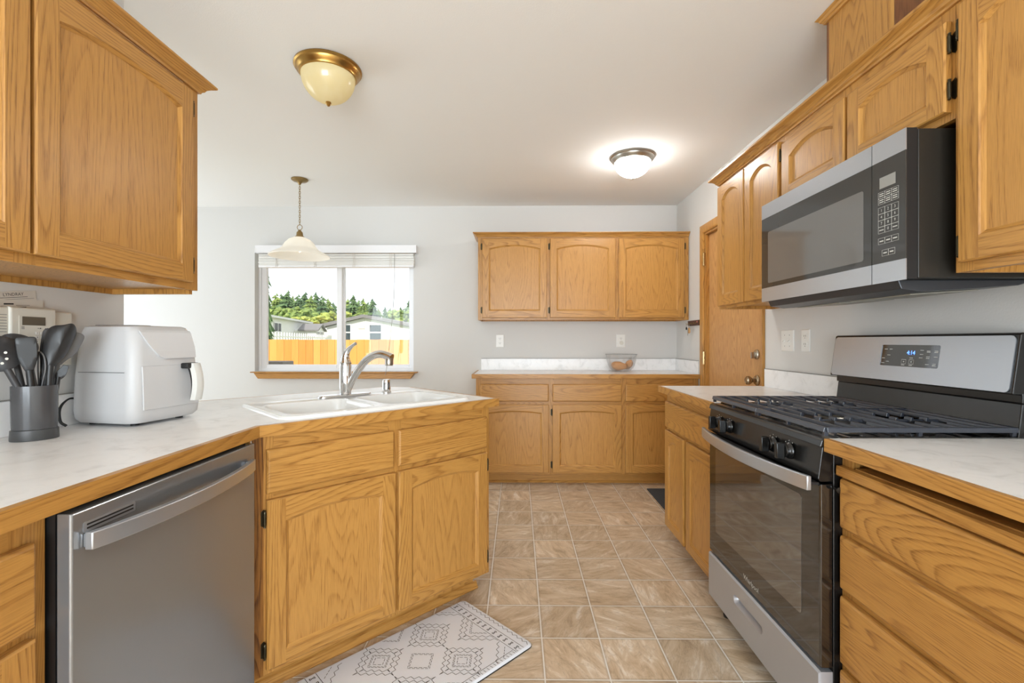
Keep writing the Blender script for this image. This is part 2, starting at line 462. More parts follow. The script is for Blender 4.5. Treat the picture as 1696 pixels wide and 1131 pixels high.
# ------------------------------------------------------------------ the setting
XL, XR, YB, ZC = -1.455, 1.485, 4.36, 2.449      # kitchen partition, right wall, back wall, ceiling
XD, YR = -4.3, -3.0                                # far dining wall, rear wall
struct(MB().box(XD - .14, XR + .14, YR - .14, YB + .14, -0.1, 0).build('floor', FLOOR))
struct(MB().box(XD - .14, XR + .14, YR - .14, YB + .14, ZC, ZC + .12).build('ceiling', CEIL))
WX0, WX1, WZ0, WZ1 = -2.473, -0.974, 0.899, 2.06
def wall_with_hole(name, axis, fixed0, fixed1, a0, a1, holes, z1=ZC):
    """wall along an axis with rectangular openings [(h0,h1,z0,z1)]"""
    m = MB()
    def bx(p, q, zz0, zz1):
        if q - p < 1e-4 or zz1 - zz0 < 1e-4: return
        if axis == 'x': m.box(p, q, fixed0, fixed1, zz0, zz1)
        else: m.box(fixed0, fixed1, p, q, zz0, zz1)
    cur = a0
    for (h0, h1, hz0, hz1) in sorted(holes):
        bx(cur, h0, 0, z1); bx(h0, h1, 0, hz0); bx(h0, h1, hz1, z1); cur = h1
    bx(cur, a1, 0, z1)
    return struct(m.build(name, WALL))
wall_with_hole('wall_back', 'x', YB, YB + .14, XD - .14, XR + .14, [(WX0, WX1, WZ0, WZ1)])
DY0, DY1, DZ = 2.826, 3.716, 2.045
wall_with_hole('wall_right', 'y', XR, XR + .14, YR, YB, [(DY0, DY1, 0, DZ)])
struct(MB().box(XL - .12, XL, YR, 1.706, 0, ZC).build('wall_left', WALL))
wall_with_hole('wall_dining', 'y', XD - .14, XD, YR, YB, [(2.2, 4.0, 0.06, 2.1)])
wall_with_hole('wall_rear', 'x', YR - .14, YR, XD - .14, XR + .14, [(-1.4, 1.2, 0.1, 2.3), (-3.9, -2.1, 0.1, 2.3)])  # unseen rear openings, put in to let the added fill light through
struct(MB().box(XD, -0.36, YB - .014, YB - .0005, 0, .085).build('baseboard_back', WHITE2, bevel=.003))

# window over the sink
def window():
    w = struct(bpy.data.objects.new('window_1', None)); COL.objects.link(w); w['label'] = 'white vinyl sliding window looking out on the cedar fence'
    w.location = (WX0, YB, WZ0)
    W, Hh = WX1 - WX0, WZ1 - WZ0
    fr = MB()
    y0, y1 = .062, .13
    for a, b, c, d in ((0, .028, 0, Hh), (W - .028, W, 0, Hh), (.028, W - .028, 0, .03), (.028, W - .028, Hh - .03, Hh)):
        fr.box(a, b, y0, y1, c, d)
    fr.build('window_frame', WHITE2, w, bevel=.003)
    def sash(x0, x1, yy, name):
        s = MB()
        t = .052
        z0, z1 = .026, Hh - .028
        for a, b, c, d in ((x0, x0 + t, z0, z1), (x1 - t, x1, z0, z1), (x0 + t, x1 - t, z0, z0 + .035), (x0 + t, x1 - t, z1 - .035, z1)):
            s.cbox(a, b, yy, yy + .03, c, d, .004)
        so = s.build(name, WHITE2, w)
        p = MB().box(x0 + t - .004, x1 - t + .004, yy + .012, yy + .017, z0 + .031, z1 - .031)
        p.build('pane', PANE, so)
    sash(.026, .80, .068, 'sliding_sash')
    sash(.762, W - .026 + .012, .099, 'fixed_sash')
    jm = MB()
    for a, b in ((-.0005, .0), (W, W + .0005)): jm.box(a, b, 0, .062, 0, Hh)
    return w
window()
# oak window stool and apron with angled ends
t = MB()
t.prism([(WX0 - .012, .899), (WX1 + .045, .899), (WX1 + .045, .889), (WX0 - .012, .889)], 'y', YB - .062, YB - .0008)
t.prism([(WX0 + .012, .888), (WX1 + .018, .888), (WX1 - .022, .834), (WX0 + .052, .834)], 'y', YB - .045, YB - .0008)
o = struct(t.build('trim_1', OH, bevel=.003)); o['label'] = 'oak window stool and apron under the sliding window'
# blind raised to the top of the window
bl = thing('window_blind', 'raised white slatted blind with a plain valance across the window top', 'blind', (WX0, YB, 0))
bw = WX1 - WX0
MB().box(.053, bw + .045, -.095, -.078, 1.995, 2.066).box(.053, .062, -.095, -.002, 1.995, 2.066).box(bw + .036, bw + .045, -.095, -.002, 1.995, 2.066).build('valance', WHITE2, bl, bevel=.002)
MB().box(.07, bw + .02, -.07, -.012, 2.0, 2.05).build('head_rail', WHITE2, bl)
rnd = random.Random(3)
sl = MB()
for k in range(12):
    z = 1.992 - k * .0092
    tl = rnd.uniform(-.0012, .0012)
    sl.prism([(-.064, z + tl), (-.014, z - tl), (-.014, z - tl - .0078), (-.064, z + tl - .0078)], 'x', .07 + rnd.uniform(-.004, .004), bw + .014 + rnd.uniform(-.004, .004))
sl.build('slat_stack', WHITE, bl)
MB().box(.07, bw + .014, -.066, -.012, 1.868, 1.886).build('bottom_rail', WHITE2, bl, bevel=.004)
for x in (.24, .60, .96, 1.30):
    tp = MB()
    for dx in (-.008, .008): tp.tube([(x + dx, -.067, 1.995), (x + dx + rnd.uniform(-.006, .006), -.069, 1.93), (x + dx, -.067, 1.87)], .0016, 6)
    tp.build('ladder_cord', PAPER, bl)
MB().tube(bez([(bw - .16, -.074, 1.99), (bw - .165, -.075, 1.6), (bw - .20, -.076, 1.2), (bw - .235, -.076, .92), (bw - .25, -.076, .87)], 6), .0022, 6).build('tilt_wand', plain('wand_plastic', lin(150, 148, 140), .4), bl)

# patio door frame in the dining wall, frames of the added rear windows (all out of view)
def plain_window(name, axis, at, a0, a1, z0, z1):
    m = MB()
    for p, q, zz0, zz1 in ((a0, a0 + .06, z0, z1), (a1 - .06, a1, z0, z1), (a0 + .06, a1 - .06, z0, z0 + .06), (a0 + .06, a1 - .06, z1 - .06, z1), ((a0 + a1) / 2 - .035, (a0 + a1) / 2 + .035, z0 + .06, z1 - .06)):
        if axis == 'y': m.box(at, at + .06, p, q, zz0, zz1)
        else: m.box(p, q, at, at + .06, zz0, zz1)
    struct(m.build(name, WHITE2, bevel=.003))
plain_window('window_2', 'y', XD - .10, 2.2005, 3.9995, .0605, 2.0995)
plain_window('window_3', 'x', YR - .10, -1.3995, 1.1995, .1005, 2.2995)
plain_window('window_4', 'x', YR - .10, -3.8995, -2.1005, .1005, 2.2995)

# back door on the right wall
dr = struct(bpy.data.objects.new('door_1', None)); COL.objects.link(dr); dr.location = (XR, 0, 0)
dr['label'] = 'flat oak veneer back door with bronze knob and deadbolt'
MB().box(.028, .068, DY0 + .022, DY1 - .022, .008, DZ - .022).build('slab', ODOOR, dr)
j = MB()
j.box(0, .12, DY0 + .0005, DY0 + .02, 0, DZ - .0005).box(0, .12, DY1 - .02, DY1 - .0005, 0, DZ - .0005).box(0, .12, DY0 + .02, DY1 - .02, DZ - .02, DZ - .0005)
j.build('jamb', OV, dr)
cs = MB()
cw = .062
prof = [(0, 0), (0, .008), (.010, .013), (.045, .016), (cw, .016), (cw, 0)]      # (offset outward from opening, thickness)
def cas(poly_pts):  # sweep casing profile around opening (y,z)
    rings = []
    for (y, z, dy, dz) in poly_pts:
        rings.append([(-.0006 - th, y + dy * of * (.3 if dy < 0 else 1), z + dz * of) for of, th in prof])
    cs.loft(rings, smooth=False)
cas([(DY0 + .004, 0, -1, 0), (DY0 + .004, DZ - .004, -1, 1), (DY1 - .004, DZ - .004, 1, 1), (DY1 - .004, 0, 1, 0)])
cs.build('casing', OV, dr)
def hinge3(z):
    h = MB()
    h.lathe([(.0095, -.05), (.0095, .05)], (-.0105, DY1 - .010, z), 12).lathe([(.005, .05), (.007, .056), (0, .062)], (-.0105, DY1 - .010, z), 12)
    h.box(-.002, .026, DY1 - .0195, DY1 - .0175, z - .05, z + .05)
    h.build('hinge', plain('polished_brass', lin(206, 178, 128), .25, .9), dr, label='brass butt hinge')
for z in (1.83, 1.05, .25): hinge3(z)
kn = MB()
kn.lathe([(.034, 0), (.034, -.006), (.024, -.016), (.013, -.018), (.012, -.034), (.020, -.040), (.028, -.052), (.027, -.066), (.018, -.072), (.015, -.069), (0, -.068)], (.027, 2.955, .937), 24, axis='x')
kn.build('knob', plain('antique_nickel', lin(168, 150, 124), .25, .9), dr, label='antique bronze round door knob')
db = MB()
db.lathe([(.032, 0), (.031, -.008), (.024, -.014), (0, -.015)], (.027, 2.957, 1.10), 24, axis='x').box(-.012, .012, 2.951, 2.963, 1.075, 1.115)
db.build('deadbolt', plain('deadbolt_nickel', lin(186, 178, 164), .25, .9), dr, label='nickel deadbolt with thumb turn')
MB().box(.0262, .0278, 2.872, 2.878, .91, .965).build('latch_plate', BRONZE, dr)

# ------------------------------------------------------------------ oak cabinetry builders (local frame: x along the face, front faces -y, z up)
def arch_z(x, x0, x1, zc, rise):
    """shallow cathedral arch: zc at the ends, zc+rise at mid"""
    t_ = (x - x0) / (x1 - x0) * 2 - 1
    w = x1 - x0
    if rise <= 0: return zc
    rad = (w * w / 4 + rise * rise) / (2 * rise)
    return zc + rise - rad + math.sqrt(max(rad * rad - (t_ * w / 2) ** 2, 0))
def cab_door(parent, x0, x1, z0, z1, yf=0.0, rail=.057, top_side=.085, rise=.034, hinge=None, hz=(), th=.02, n=18):
    """overlay door: frame (stiles and rails), sunk panel and hinges; front face at yf-th"""
    y = yf - th
    c = .004
    stile = min(.057, (x1 - x0) * .2)
    ox0, ox1, oz0, oz1 = x0 + stile, x1 - stile, z0 + rail, z1 - top_side
    m = MB()   # 0 vertical, 1 horizontal
    X0, X1, Z0, Z1 = x0 + c, x1 - c, z0 + c, z1 - c
    # chamfered rim and sides
    out = [(x0, z0), (x1, z0), (x1, z1), (x0, z1)]; inn = [(X0, Z0), (X1, Z0), (X1, Z1), (X0, Z1)]
    for i in range(4):
        k = (i + 1) % 4; mi = 1 if i in (0, 2) else 0
        m.add([(out[i][0], y + c, out[i][1]), (out[k][0], y + c, out[k][1]), (inn[k][0], y, inn[k][1]), (inn[i][0], y, inn[i][1])], [(0, 1, 2, 3)], mi)
        m.add([(out[i][0], yf - .0005, out[i][1]), (out[k][0], yf - .0005, out[k][1]), (out[k][0], y + c, out[k][1]), (out[i][0], y + c, out[i][1])], [(0, 1, 2, 3)], mi)
    # faces
    m.add([(X0, y, Z0), (ox0, y, Z0), (ox0, y, Z1), (X0, y, Z1)], [(0, 1, 2, 3)], 0)
    m.add([(ox1, y, Z0), (X1, y, Z0), (X1, y, Z1), (ox1, y, Z1)], [(0, 1, 2, 3)], 0)
    m.add([(ox0, y, Z0), (ox1, y, Z0), (ox1, y, oz0), (ox0, y, oz0)], [(0, 1, 2, 3)], 1)
    xs = [ox0 + (ox1 - ox0) * i / n for i in range(n + 1)]
    za = [arch_z(x, ox0, ox1, oz1, rise) for x in xs]
    for i in range(n):
        m.add([(xs[i], y, za[i]), (xs[i + 1], y, za[i + 1]), (xs[i + 1], y, Z1), (xs[i], y, Z1)], [(0, 1, 2, 3)], 1)
    # bead: step + slope down to the panel
    op = [(ox0, oz0), (ox1, oz0)] + [(xs[i], za[i]) for i in range(n, -1, -1)]
    cx, cz = (ox0 + ox1) / 2, (oz0 + oz1) / 2
    def inset(d):
        q = [(ox0 + d, oz0 + d), (ox1 - d, oz0 + d)]
        for i in range(n, -1, -1):
            x = ox0 + d + (ox1 - ox0 - 2 * d) * i / n
            q.append((x, arch_z(x, ox0, ox1, oz1, rise) - d))
        return q
    p1, p2 = inset(.003), inset(.012)
    N = len(op)
    prev, py_ = op, y
    for cur, cy_ in ((p1, y + .0035), (p2, y + .0095)):
        for i in range(N):
            k = (i + 1) % N
            m.add([(prev[i][0], py_, prev[i][1]), (prev[k][0], py_, prev[k][1]), (cur[k][0], cy_, cur[k][1]), (cur[i][0], cy_, cur[i][1])], [(0, 1, 2, 3)], 1 if i != 1 and i != N - 1 else 0)
        prev, py_ = cur, cy_
    d = m.build('door', [OV, OH], parent)
    pm = MB()
    q = inset(.010)
    pm.prism(q, 'y', y + .0098, y + .016)
    pm.build('panel', OP, d)
    for z in hz:
        hx = x0 if hinge == 'l' else x1
        sgn = -1 if hinge == 'l' else 1
        h = MB()
        h.lathe([(.0048, -.019), (.0048, .019)], (hx + sgn * .0055, y + .008, z), 10)
        for e in (-1, 1): h.lathe([(.0048, 0), (.0032, e * .004), (.0042, e * .008), (0, e * .011)], (hx + sgn * .0055, y + .008, z + e * .019), 8)
        a, b = sorted((hx + sgn * .002, hx + sgn * .015))
        h.prism([(a, z - .022), (b - .004, z - .029), (b, z - .024), (b, z + .024), (b - .004, z + .029), (a, z + .022)], 'y', yf - .0025, yf - .0004)
        h.build('hinge', BRONZE, d, label='antique bronze hinge')
    return d
def drawer_front(parent, x0, x1, z0, z1, yf=0.0, th=.02, name='drawer'):
    m = MB(); c = .006; y = yf - th
    m.cbox(x0, x1, y, yf - .0005, z0, z1, c)
    return m.build(name, OH, parent, bevel=.002)
def face_frame(parent, W, z0, z1, openings, y0=0.0, th=.019):
    """stiles (vertical grain) and rails (horizontal grain) around the openings (x0,x1,z0,z1)"""
    m = MB()
    xs = sorted({0.0, W, *[o[0] for o in openings], *[o[1] for o in openings]})
    zs = sorted({z0, z1, *[o[2] for o in openings], *[o[3] for o in openings]})
    def in_open(x, z): return any(a < x < b and c < z < d for a, b, c, d in openings)
    def in_bay(x): return any(a < x < b for a, b, c, d in openings)
    solid = {}
    for i in range(len(xs) - 1):
        for k in range(len(zs) - 1):
            cx_, cz_ = (xs[i] + xs[i + 1]) / 2, (zs[k] + zs[k + 1]) / 2
            if not in_open(cx_, cz_): solid[(i, k)] = 1 if in_bay(cx_) else 0
    for (i, k), mi in solid.items():
        a, b, c, d = xs[i], xs[i + 1], zs[k], zs[k + 1]
        for y in (y0, y0 + th): m.add([(a, y, c), (b, y, c), (b, y, d), (a, y, d)], [(0, 1, 2, 3)], mi)
        for di, dk, e in ((-1, 0, ((a, c), (a, d))), (1, 0, ((b, c), (b, d))), (0, -1, ((a, c), (b, c))), (0, 1, ((a, d), (b, d)))):
            if (i + di, k + dk) not in solid:
                (p, q), (r, t_) = e
                m.add([(p, y0, q), (r, y0, t_), (r, y0 + th, t_), (p, y0 + th, q)], [(0, 1, 2, 3)], mi)
    return m.build('face_frame', [OV, OH], parent)
def carcass(parent, W, D, z0, z1, top=True, bottom=True, y0=.019, name='carcass'):
    m = MB(); t_ = .016
    m.box(0, t_, y0 + .0003, D, z0, z1).box(W - t_, W, y0 + .0003, D, z0, z1)
    m.box(t_, W - t_, D - .008, D, z0, z1)
    if bottom: m.box(t_, W - t_, y0 + .0003, D - .008, z0 + .018, z0 + .034)
    if top: m.box(t_, W - t_, y0 + .0003, D - .008, z1 - .016, z1)
    return m.build(name, OV, parent)
def crown(parent, path, z, name='crown_molding', out=.048, h=.04):
    """sweep a crown profile along a mitred 2D path (outward normal to the right of travel)"""
    prof = [(0.0, 0.0), (.008, 0.0), (.010, .006), (.016, .010), (.020, .018), (.030, .026), (out - .004, .031), (out, .034), (out, h), (0.0, h)]
    n = len(path); rings = []
    for i in range(n):
        p = Vector(path[i])
        def nrm(a, b):
            d = (Vector(b) - Vector(a)).normalized(); return Vector((d.y, -d.x))
        if i == 0: nn = nrm(path[0], path[1]); sc_ = 1
        elif i == n - 1: nn = nrm(path[-2], path[-1]); sc_ = 1
        else:
            a, b = nrm(path[i - 1], path[i]), nrm(path[i], path[i + 1])
            nn = (a + b).normalized(); sc_ = 1 / max(nn.dot(a), .3)
        rings.append([(p.x + nn.x * sc_ * o_, p.y + nn.y * sc_ * o_, z + hh) for o_, hh in prof])
    return MB().loft(rings, smooth=False).build(name, OH, parent)
def toe(parent, W, D, y=.078, h=.10, mould=True, x0=0.0, name='toe_kick'):
    m = MB().box(x0, W, y, y + .015, .0005, h)
    if mould:
        m.prism([(y - .012, .0008), (y - .0122, .006), (y - .006, .014), (y, .018), (y, .0008)], 'x', x0, W)
    return m.build(name, OH, parent)

# ---- back wall: base cabinet, worktop, wall cabinet
bb = thing('base_cabinet', 'long oak base cabinet under the white counter on the back wall', 'cabinet', (-.341, 3.835, 0))
Wb = 1.822
face_frame(bb, Wb, .09, .876, [(.05, .585, .70, .825), (.64, 1.18, .70, .825), (1.235, 1.775, .70, .825), (.05, .585, .12, .65), (.64, 1.18, .12, .65), (1.235, 1.775, .12, .65)])
carcass(bb, Wb, .52, .09, .876)
for a, b in ((.038, .597), (.629, 1.193), (1.225, 1.79)): drawer_front(bb, a, b, .690, .831)
cab_door(bb, .038, .597, .105, .663, top_side=.066, rise=.017)
cab_door(bb, .629, 1.193, .105, .663, top_side=.066, rise=.017, hinge='l', hz=(.60, .17))
cab_door(bb, 1.225, 1.79, .105, .663, top_side=.066, rise=.017, hinge='r', hz=(.60, .17))
toe(bb, Wb, .52, .075, .09)

bc = thing('worktop', 'white marbled counter with oak edge along the back wall', 'worktop', (0, 0, 0))
MB().box(-.356, XR - .001, 3.826, YB - .001, .8775, .914).build('counter_slab', LAM, bc)
MB().box(-.375, XR - .001, 3.807, 3.8258, .8775, .9138).box(-.375, -.3562, 3.826, YB - .001, .8775, .9138).build('edge_strip', OH, bc, bevel=.002)
MB().box(-.338, XR - .016, YB - .0145, YB - .001, .9145, 1.021).box(XR - .0145, XR - .001, 3.83, YB - .001, .9145, 1.021).build('backsplash', LAM, bc, bevel=.002)

MB().box(-.338, XR - .016, YB - .0155, YB - .001, 1.0212, 1.0235).box(XR - .0155, XR - .001, 3.83, YB - .001, 1.0212, 1.0235).build('top_line', LINE_GREY, bc)  # thin grey line along the top of the backsplash
bu = thing('wall_cabinet', 'three-door oak wall cabinet above the back counter', 'cabinet', (-.343, 4.055, 0))
Wu = 1.825
face_frame(bu, Wu, 1.368, 2.084, [(.05, .585, 1.40, 2.05), (.64, 1.18, 1.40, 2.05), (1.24, 1.775, 1.40, 2.05)])
carcass(bu, Wu, .3035, 1.368, 2.084)
for (a, b, hs) in ((.038, .597, 'l'), (.626, 1.19, 'l'), (1.219, 1.785, 'r')):
    cab_door(bu, a, b, 1.387, 2.073, rail=.06, top_side=.088, rise=.033, hinge=hs, hz=(2.005, 1.452))
crown(bu, [(-.0, .302), (-.0, 0), (Wu - .0005, 0)], 2.0845, out=.042)

# ---- right run (faces -x): base cabinet beyond the range, drawer base, wall cabinets
RZ = -pi / 2
XF = .905
ca = thing('base_cabinet', 'pale oak base cabinet with one wide drawer standing between range and back door', 'cabinet', (XF, 2.83, 0), RZ)
Wa = .764
face_frame(ca, Wa, .085, .876, [(.05, .71, .69, .815), (.05, .36, .12, .64), (.41, .71, .12, .64)])
carcass(ca, Wa, .575, .085, .876)
drawer_front(ca, .018, .735, .672, .826)
cab_door(ca, .018, .327, .085, .655, rail=.05, top_side=.085, rise=.035)
cab_door(ca, .365, .735, .085, .655, rail=.05, top_side=.085, rise=.035)
toe(ca, Wa, .575, .075, .085, False)
wa = thing('worktop', 'small white counter with oak edge between range and back door', 'worktop', (0, 0, 0))
MB().box(.869, XR - .001, 2.0645, 2.83, .8775, .914).build('counter_slab', LAM, wa)
MB().box(.853, .8688, 2.0645, 2.841, .8775, .9138).box(.869, XR - .001, 2.8302, 2.841, .8775, .9138).build('edge_strip', OY, wa, bevel=.0015)
MB().box(XR - .0145, XR - .001, 2.0645, 2.795, .9145, 1.019).build('backsplash', LAM, wa, bevel=.002)

MB().box(XR - .0155, XR - .001, 2.0645, 2.795, 1.0192, 1.0215).build('top_line', LINE_GREY, wa)
cb = thing('base_cabinet', 'oak four-drawer base with pull-out cutting board on the near side of the range', 'cabinet', (XF, 1.309, 0), RZ)
Wd = .93
face_frame(cb, Wd, .085, .876, [(.04, .88, .815, .862), (.04, .88, .69, .79), (.04, .88, .52, .635), (.04, .88, .31, .47), (.04, .88, .12, .265)])
carcass(cb, Wd, .575, .085, .876)
for a, b in ((.672, .806), (.505, .650), (.300, .484), (.10, .280)): drawer_front(cb, .013, .905, a, b)
m = MB().cbox(.006, .915, -.024, -.001, .8135, .8405, .004).box(.05, .87, .0005, .40, .826, .843)
m.build('cutting_board', OH, cb, label='pull-out cutting board edge')
toe(cb, Wd, .575, .075, .085, False)
wb = thing('worktop', 'white counter with oak edge on the near side of the range', 'worktop', (0, 0, 0))
MB().box(.869, XR - .001, .375, 1.3085, .8775, .914).build('counter_slab', LAM, wb)
MB().box(.853, .8688, .375, 1.3085, .8775, .9138).build('edge_strip', OY, wb, bevel=.0015)
MB().box(XR - .0145, XR - .001, .375, 1.275, .9145, 1.019).build('backsplash', LAM, wb, bevel=.002)

XU = 1.18
u1 = thing('wall_cabinet', 'narrow two-door oak wall cabinet between back door and microwave', 'cabinet', (XU, 2.737, 0), RZ)
W1 = .665
face_frame(u1, W1, 1.37, 2.09, [(.04, .31, 1.41, 2.05), (.35, .62, 1.41, 2.05)])
carcass(u1, W1, .3035, 1.37, 2.09)
cab_door(u1, .016, .326, 1.385, 2.072, rail=.06, top_side=.088, rise=.04, hinge=None)
cab_door(u1, .336, .646, 1.385, 2.072, rail=.06, top_side=.088, rise=.04, hinge='r', hz=(2.01, 1.45))
u2 = thing('wall_cabinet', 'short two-door oak cabinet mounted above the microwave', 'cabinet', (XU, 2.0715, 0), RZ)
W2 = .8025
face_frame(u2, W2, 1.785, 2.09, [(.04, .37, 1.84, 2.04), (.44, .76, 1.84, 2.04)])
carcass(u2, W2, .3035, 1.785, 2.09, bottom=True)
cab_door(u2, .006, .400, 1.812, 2.052, rail=.042, top_side=.076, rise=.034, hinge='l', hz=())
cab_door(u2, .414, .792, 1.806, 2.052, rail=.042, top_side=.076, rise=.034, hinge='r', hz=(1.99, 1.865))
u3 = thing('wall_cabinet', 'tall-door oak wall cabinet on the near side of the microwave', 'cabinet', (XU, 1.268, 0), RZ)
W3 = .80
face_frame(u3, W3, 1.368, 2.09, [(.05, .38, 1.41, 2.05), (.42, .76, 1.41, 2.05)])
carcass(u3, W3, .3035, 1.368, 2.09)
cab_door(u3, .024, .392, 1.392, 2.072, rail=.06, top_side=.088, rise=.04, hinge='l', hz=(2.01, 1.435))
cab_door(u3, .402, .776, 1.392, 2.072, rail=.06, top_side=.088, rise=.04, hinge='r', hz=(2.01, 1.45))
cm = thing('crown_molding', 'oak crown molding running along the tops of the cabinets above the range', 'molding', (XU, 2.737, 0), RZ)
crown(cm, [(0, .302), (0, 0), (2.269, 0)], 2.0905, 'molding_run', out=.048, h=.042)
ch = thing('duct_chase', 'oak veneered vent chase rising from the microwave cabinet to the ceiling', 'duct box', (1.205, 1.83, 0), RZ)
for xa, yc in ((0, 0), (.298, .0125)): MB().box(xa, xa + .012, yc, .278, 2.0915, ZC - .001).build('side_panel', ODARK, ch, label='dark chase side')  # both sides get a darker tone than the front panel
MB().box(0.0125, .31, -.0, .0123, 2.0915, ZC - .001).build('front_panel', OV, ch)
crown(ch, [(0, .276), (0, 0), (.3105, 0)], ZC - .0285, 'crown_trim', out=.022, h=.027)

# ---- left run (faces +x) and diagonal peninsula
LZ = pi / 2
ul = thing('wall_cabinet', 'oak wall cabinet with arched doors above the air fryer and keypad', 'cabinet', (-1.15, .50, 0), LZ)
W4 = 1.162
face_frame(ul, W4, 1.365, 2.075, [(.06, .55, 1.41, 2.03), (.60, 1.10, 1.41, 2.03)])
carcass(ul, W4, .3035, 1.352, 2.075)
cab_door(ul, .040, .572, 1.389, 2.058, rail=.057, top_side=.082, rise=.032, hinge='l', hz=(2.0, 1.45))
cab_door(ul, .581, 1.117, 1.389, 2.058, rail=.057, top_side=.082, rise=.032, hinge='r', hz=(2.0, 1.45))
crown(ul, [(0, 0), (W4, 0), (W4, .302)], 2.0755, out=.045, h=.040)
AX, AY = -.82, 1.473
PEN = R(45)
cl = thing('base_cabinet', 'oak base cabinet with drawer over door on the near side of the dishwasher', 'cabinet', (-.865, -.10, 0), LZ)
Wl = .943
face_frame(cl, Wl, .09, .876, [(.49, .88, .70, .81), (.49, .88, .12, .64), (.04, .44, .12, .81)])
carcass(cl, Wl, .585, .09, .876)
drawer_front(cl, .46, .913, .678, .829)
cab_door(cl, .46, .911, .105, .661, top_side=.066, rise=.017)
drawer_front(cl, .02, .43, .678, .829); cab_door(cl, .02, .43, .105, .661, top_side=.066, rise=.017)
toe(cl, Wl, .585, .075, .09)

pc = thing('sink_cabinet', 'diagonal oak sink base with two false drawer fronts and two arched doors', 'cabinet', (AX - .03 * .7071 * 1.0, AY + .03 * .7071, 0), PEN)
# local: x along the face from the inner corner, y inward
Wp = .998
face_frame(pc, Wp, .095, .876, [(.05, .47, .70, .82), (.53, .955, .70, .82), (.05, .47, .13, .65), (.53, .955, .13, .65)])
m = MB()
m.box(Wp - .016, Wp, .0195, .60, .095, .876).box(.30, Wp - .0165, .592, .60, .095, .876).box(.03, Wp - .0165, .0195, .59, .10, .116)
m.build('carcass', OV, pc)
MB().box(-.016, .0195, -.0012, -.0002, .095, .876).build('corner_post', oak('oak_dark_post', 'z', lin(168, 116, 54), lin(112, 68, 28), lin(66, 38, 14), pore_amt=.9, ring_amt=.95), pc)
drawer_front(pc, .026, .489, .687, .831, name='false_drawer')
drawer_front(pc, .509, .975, .687, .831, name='false_drawer')
cab_door(pc, .026, .495, .115, .667, rail=.045, top_side=.076, rise=.022, hinge='l', hz=(.607, .178))
cab_door(pc, .509, .975, .115, .667, rail=.045, top_side=.076, rise=.022, hinge='r', hz=(.607, .178))
m = MB().box(.0, .965, .078, .093, .0005, .095).box(.952, .965, .0935, .55, .0005, .095)
prf = [(.0, .0008), (.0, .010), (-.006, .022), (-.014, .026), (-.018, .034)]
m.prism([(.062, .0008), (.060, .006), (.066, .014), (.072, .030), (.0778, .034), (.0778, .0008)], 'x', 0, .983)
m.build('toe_kick', OH, pc)

fl_ = MB().box(-1.40, -.842, 1.4515, 1.462, .10, .876).build('filler_panel', OV, pc)
fl_.matrix_parent_inverse = (Matrix.Translation(pc.location) @ Matrix.Rotation(PEN, 4, 'Z')).inverted()
def pen(u, v):  # peninsula frame -> world
    return (AX + (u - v) * .70711, AY + (u + v) * .70711)
SU0, SU1, SV0, SV1 = .083, .92, .042, .572
wl = thing('worktop', 'white marbled counter with oak edge running from air fryer around to the sink', 'worktop', (0, 0, 0))
EW = .018
def off_outline(e):
    """counter outline; e = inset of the wood-edged sides"""
    k = e * math.tan(R(22.5))
    A_ = (AX - e, AY + e * (math.tan(R(22.5))))
    B_ = pen(1.037 - e, e)
    C1 = pen(1.037 - e, .76); C2 = pen(.93, .88 - e * .6)
    yw = AY + (.88 - e) * .70711 * 1
    D_u = (XL + .001 - AX) / .70711 + (.88 - e)
    Dp = pen(D_u, .88 - e)
    return [(XL + .001, -.10), (AX - e, -.10), A_, B_, C1, C2, Dp]
outl_o, outl_i = off_outline(0), off_outline(EW)
outl_i[1] = (AX - EW, -.10)
hole = [pen(x, y) for x, y in rrect(SU0 + .02, SU1 - .02, SV0 + .02, SV1 - .02, .05)]
m = MB()
m.fill([outl_i, hole], .914); m.fill([outl_i, hole], .8775, flip=True)
m.walls(outl_i, .8775, .914); m.walls(hole, .8775, .914)
m.build('counter_slab', LAM, wl)
def ribbon(mb, io, ii, i0, i1):
    for i in range(i0, i1):
        a, b, c, d = io[i], io[i + 1], ii[i + 1], ii[i]
        mb.add([(p[0], p[1], z) for z in (.8775, .9138) for p in (a, b, c, d)], [(0, 3, 2, 1), (4, 5, 6, 7), (0, 1, 5, 4), (1, 2, 6, 5), (2, 3, 7, 6), (3, 0, 4, 7)])
iin = [(p[0], p[1]) for p in off_outline(EW - .0003)]
m = MB(); ribbon(m, outl_o, iin, 1, 2); m.build('edge_strip', OY, wl)
m = MB(); ribbon(m, outl_o, iin, 2, 6); m.xf(Matrix.Rotation(-PEN, 4, 'Z')); e_ = m.build('edge_strip', OH, wl); e_.rotation_euler = (0, 0, PEN)
MB().box(XL + .001, XL + .0145, -.10, 1.70, .9145, 1.015).build('backsplash', LAM, wl, bevel=.002)

MB().box(XL + .001, XL + .0155, -.10, 1.70, 1.0152, 1.0172).build('top_line', LINE_GREY, wl)
